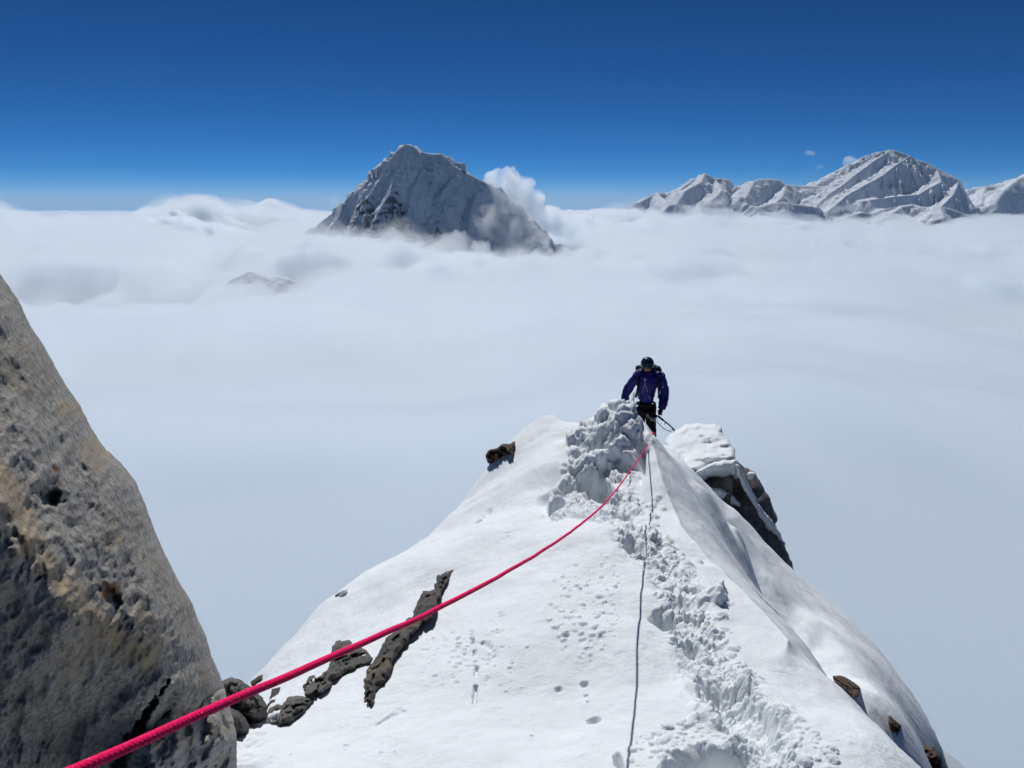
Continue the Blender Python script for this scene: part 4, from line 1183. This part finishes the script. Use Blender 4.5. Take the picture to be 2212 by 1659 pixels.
# trousers
skin_fig('trousers', [L(1395, 872), hpR, L(1384, 910, -.05), knR, L(1383, 955, -.03), anR, hpL, L(1408, 910, -.03), knL, L(1413, 955, -.02), anL],
         [(0, 1), (1, 2), (2, 3), (3, 4), (4, 5), (0, 6), (6, 7), (7, 8), (8, 9), (9, 10)], [(.19, .14), .125, .105, .088, .080, .070, .115, .098, .086, .078, .072], M_BLACK, person, folds=.014, seed=9)
ball('trouser_panel', L(1391, 894, -.115), (.028, .02, .055), M_RED, person, 3, .2, 3)
for an_, to_ in ((anR, toR), (anL, toL)):
    b_ = skin_fig('boot', [an_ + Vector((0, .02, .10)), an_ + Vector((0, .02, -.01)), an_ + Vector((0, .07, -.03)), to_ + Vector((0, .03, -.005)), to_ + Vector((0, -.02, -.01))], [(0, 1), (1, 2), (1, 3), (3, 4)], [.065, .062, .048, .05, .04], M_BLACK, person)
    for k in range(5):
        x_ = (-.035, .035)[k % 2]
        q = an_.lerp(to_, k / 4)
        tube('crampon_point', [q + Vector((x_, -.01, -.04)), q + Vector((x_ * 1.1, -.015, -.085))], [.006, .001], M_METAL, b_, 5)
# hands in gloves: palm, four fingers bent over what they hold, thumb at the side
def glove(wrist, hand, curl, side, name='glove'):
    d = (hand - wrist).normalized()
    sidev = Vector((1, 0, 0)) if abs(d.x) < .8 else Vector((0, 1, 0))
    across = d.cross(Vector((0, 1, 0))).normalized()
    palmn = across.cross(d).normalized() * curl
    pts, ed, rad = [wrist, wrist + d * .05, wrist + d * .095], [(0, 1), (1, 2)], [.040, .042, .040]
    o = skin_fig(name, pts, ed, rad, M_BLACK, person, sub=2)
    for k, (off, ln) in enumerate(((-.030, .070), (-.010, .082), (.010, .078), (.029, .062))):
        a = wrist + d * .085 + across * off
        b = a + d * ln * .42 + palmn * .012
        c = b + d * ln * .12 + palmn * .034
        e = c - d * ln * .22 + palmn * .020
        skin_fig('finger', [a, b, c, e], [(0, 1), (1, 2), (2, 3)], [.0125, .0115, .0105, .009], M_BLACK, o, sub=1)
    a = wrist + d * .035 + across * (-.034 * side)
    b = a + d * .035 + across * (-.018 * side) + palmn * .018
    c = b + d * .022 + across * (.018 * side) + palmn * .026
    skin_fig('thumb', [a, b, c], [(0, 1), (1, 2)], [.014, .012, .010], M_BLACK, o, sub=1)
    return o
glove(L(1349.5, 868, -.03), HR, -1, -1)
glove(L(1429, 882, -.07), L(1424, 897, -.12), -1, 1)
# backpack, higher and wider than the shoulders, with its straps
bp = skin_fig('backpack', [L(1399, 875, .22), L(1399, 850, .24), L(1400, 825, .25), L(1400, 807, .24)], [(0, 1), (1, 2), (2, 3)], [(.15, .11), (.18, .13), (.19, .13), (.17, .11)], M_PACK, person, folds=.012, seed=12)
ball('pack_lid', L(1400, 800, .17), (.225, .15, .085), M_PACK, bp, 3, .12, 9)
ball('side_bundle', L(1419, 803, .10), (.075, .08, .085), M_PACK, bp, 3, .15, 10)
ball('side_bundle', L(1378, 799, .10), (.06, .08, .06), M_PACK, bp, 3, .15, 11)
for s_, x_ in ((-1, 1379), (1, 1417)):
    tube('shoulder_strap', catmull([L(x_, 805, .06), L(x_, 806, -.06), L(x_ + s_ * 1.5, 816, -.155), L(x_ + s_ * 2, 830, -.175), L(x_ + s_ * 4, 846, -.15), L(x_ + s_ * 5, 858, -.06)], 6), .021, M_PACK, bp, 8)
tube('strap_adjuster', [L(1414, 806, -.09), L(1421, 810, -.11)], .006, M_WEB, bp, 6)
# thin cords across the chest
tube('lanyard', catmull([L(1390, 817, -.17), L(1391, 826, -.19), L(1397, 842, -.185), L(1403.5, 860, -.17)], 6), .0055, M_WEB, person, 6)
tube('lanyard', catmull([L(1390, 818, -.17), L(1389, 832, -.19), L(1385, 848, -.175)], 6), .003, M_WEB, person, 6)
tube('lanyard', catmull([L(1414, 850, -.165), L(1409, 857, -.17)], 4), .004, M_WEB, person, 6)
ball('chest_buckle', L(1391, 816, -.18), (.024, .012, .020), M_WEB, person, 2)
# harness and the gear hanging from it
hb = []
for a in np.linspace(0, 2 * math.pi, 29):
    hb.append(L(1395, 874) + Vector((.182 * math.cos(a), .15 * math.sin(a), .01 * math.sin(2 * a))))
har = tube('harness', hb, .022, M_BLACK, person, 8)
for hp in (L(1384, 902, -.04), L(1407, 902, -.03)):
    tube('leg_loop', [hp + Vector((.115 * math.cos(a), .115 * math.sin(a), .02 * math.cos(a))) for a in np.linspace(0, 2 * math.pi, 22)], .016, M_BLACK, har, 8)
def biner(c, rx, rz, tilt, mat=M_METAL, y=-.12, r=.0045):
    c = Vector((c.x, c.y + y, c.z))
    tube('carabiner', [c + Vector((rx * math.cos(a) * math.cos(tilt) - rz * math.sin(a) * math.sin(tilt), .004 * math.sin(3 * a), rx * math.cos(a) * math.sin(tilt) + rz * math.sin(a) * math.cos(tilt))) for a in np.linspace(0, 2 * math.pi, 19)], r, mat, har, 6)
for px, py, t, m_ in ((1370.5, 853, .2, M_METAL), (1369, 862, -.3, M_METAL), (1368, 868, .3, M_AXE), (1369, 876, 0, M_METAL), (1371.5, 858, .9, M_METAL), (1399, 895, .2, M_METAL), (1402, 899, -.5, M_AXE), (1407, 902, .4, M_METAL), (1413, 904, -.2, M_METAL), (1418, 903, .3, M_AXE)):
    biner(L(px, py), .020, .036, t, m_, y=(-.17 if px > 1390 else -.02))
tube('quickdraw', [L(1370, 850, -.04), L(1369, 872, -.03)], .006, M_BLACK, har, 6)
tube('gear_sling', catmull([L(1398, 888, -.15), L(1401, 897, -.19), L(1410, 904, -.19), L(1420, 900, -.16)], 6), .006, M_WEB, har, 6)

# ice axe in the left hand: bent shaft, pick, adze, spike and its leash
axe = bpy.data.objects.new('ice_axe', None)
col.objects.link(axe)
axe.location = person.location
axe.rotation_euler = person.rotation_euler
tag(axe, 'black ice axe held in the climber\'s left hand, pointing down to the right', 'ice axe')
sh = catmull([L(1421, 896, -.13), L(1430, 903, -.15), L(1440, 910, -.17), L(1449, 917, -.18), L(1455.5, 923.5, -.19)], 6)
tube('shaft', sh, .0135, M_AXE, axe, 8)
tube('grip', sh[:9], .020, M_BLACK, axe, 8)
tube('finger_rest', [L(1438, 909, -.165), L(1436, 914, -.165)], [.012, .006], M_BLACK, axe, 6)
tube('pick', catmull([L(1456, 922, -.19), L(1457, 926.5, -.19), L(1452, 929.5, -.19), L(1446, 926.5, -.19)], 5), [.013] * 6 + [.010] * 5 + [.007] * 5, M_METAL, axe, 6)
tube('adze', [L(1455.5, 923.5, -.19), L(1451, 925, -.19)], [.012, .016], M_METAL, axe, 6)
tube('leash', catmull([L(1419, 909, -.15), L(1425, 914, -.16), L(1432, 921, -.17), L(1442, 926.5, -.18), L(1451, 929, -.19)], 6), .0075, M_BLACK, axe, 6)

# ------------------------------------------------------------ thin high-altitude air
s_ = N('haze')
s_.t.nodes.remove(s_.b)
v_ = s_.n('ShaderNodeVolumePrincipled', i_Density=5e-6, i_Anisotropy=.2)
v_.inputs['Color'].default_value = (.55, .76, 1, 1)
s_.l(v_.outputs[0], s_.out.inputs['Volume'])
bm = bmesh.new()
bmesh.ops.create_cube(bm, size=1)
bmesh.ops.scale(bm, vec=(480000, 260000, 5700), verts=bm.verts)
bmesh.ops.translate(bm, vec=(0, 110000, -1050), verts=bm.verts)
me = bpy.data.meshes.new('haze')
bm.to_mesh(me); bm.free()
me.materials.append(s_.m)
hz = bpy.data.objects.new('haze', me)
col.objects.link(hz)
tag(hz, kind='stuff')
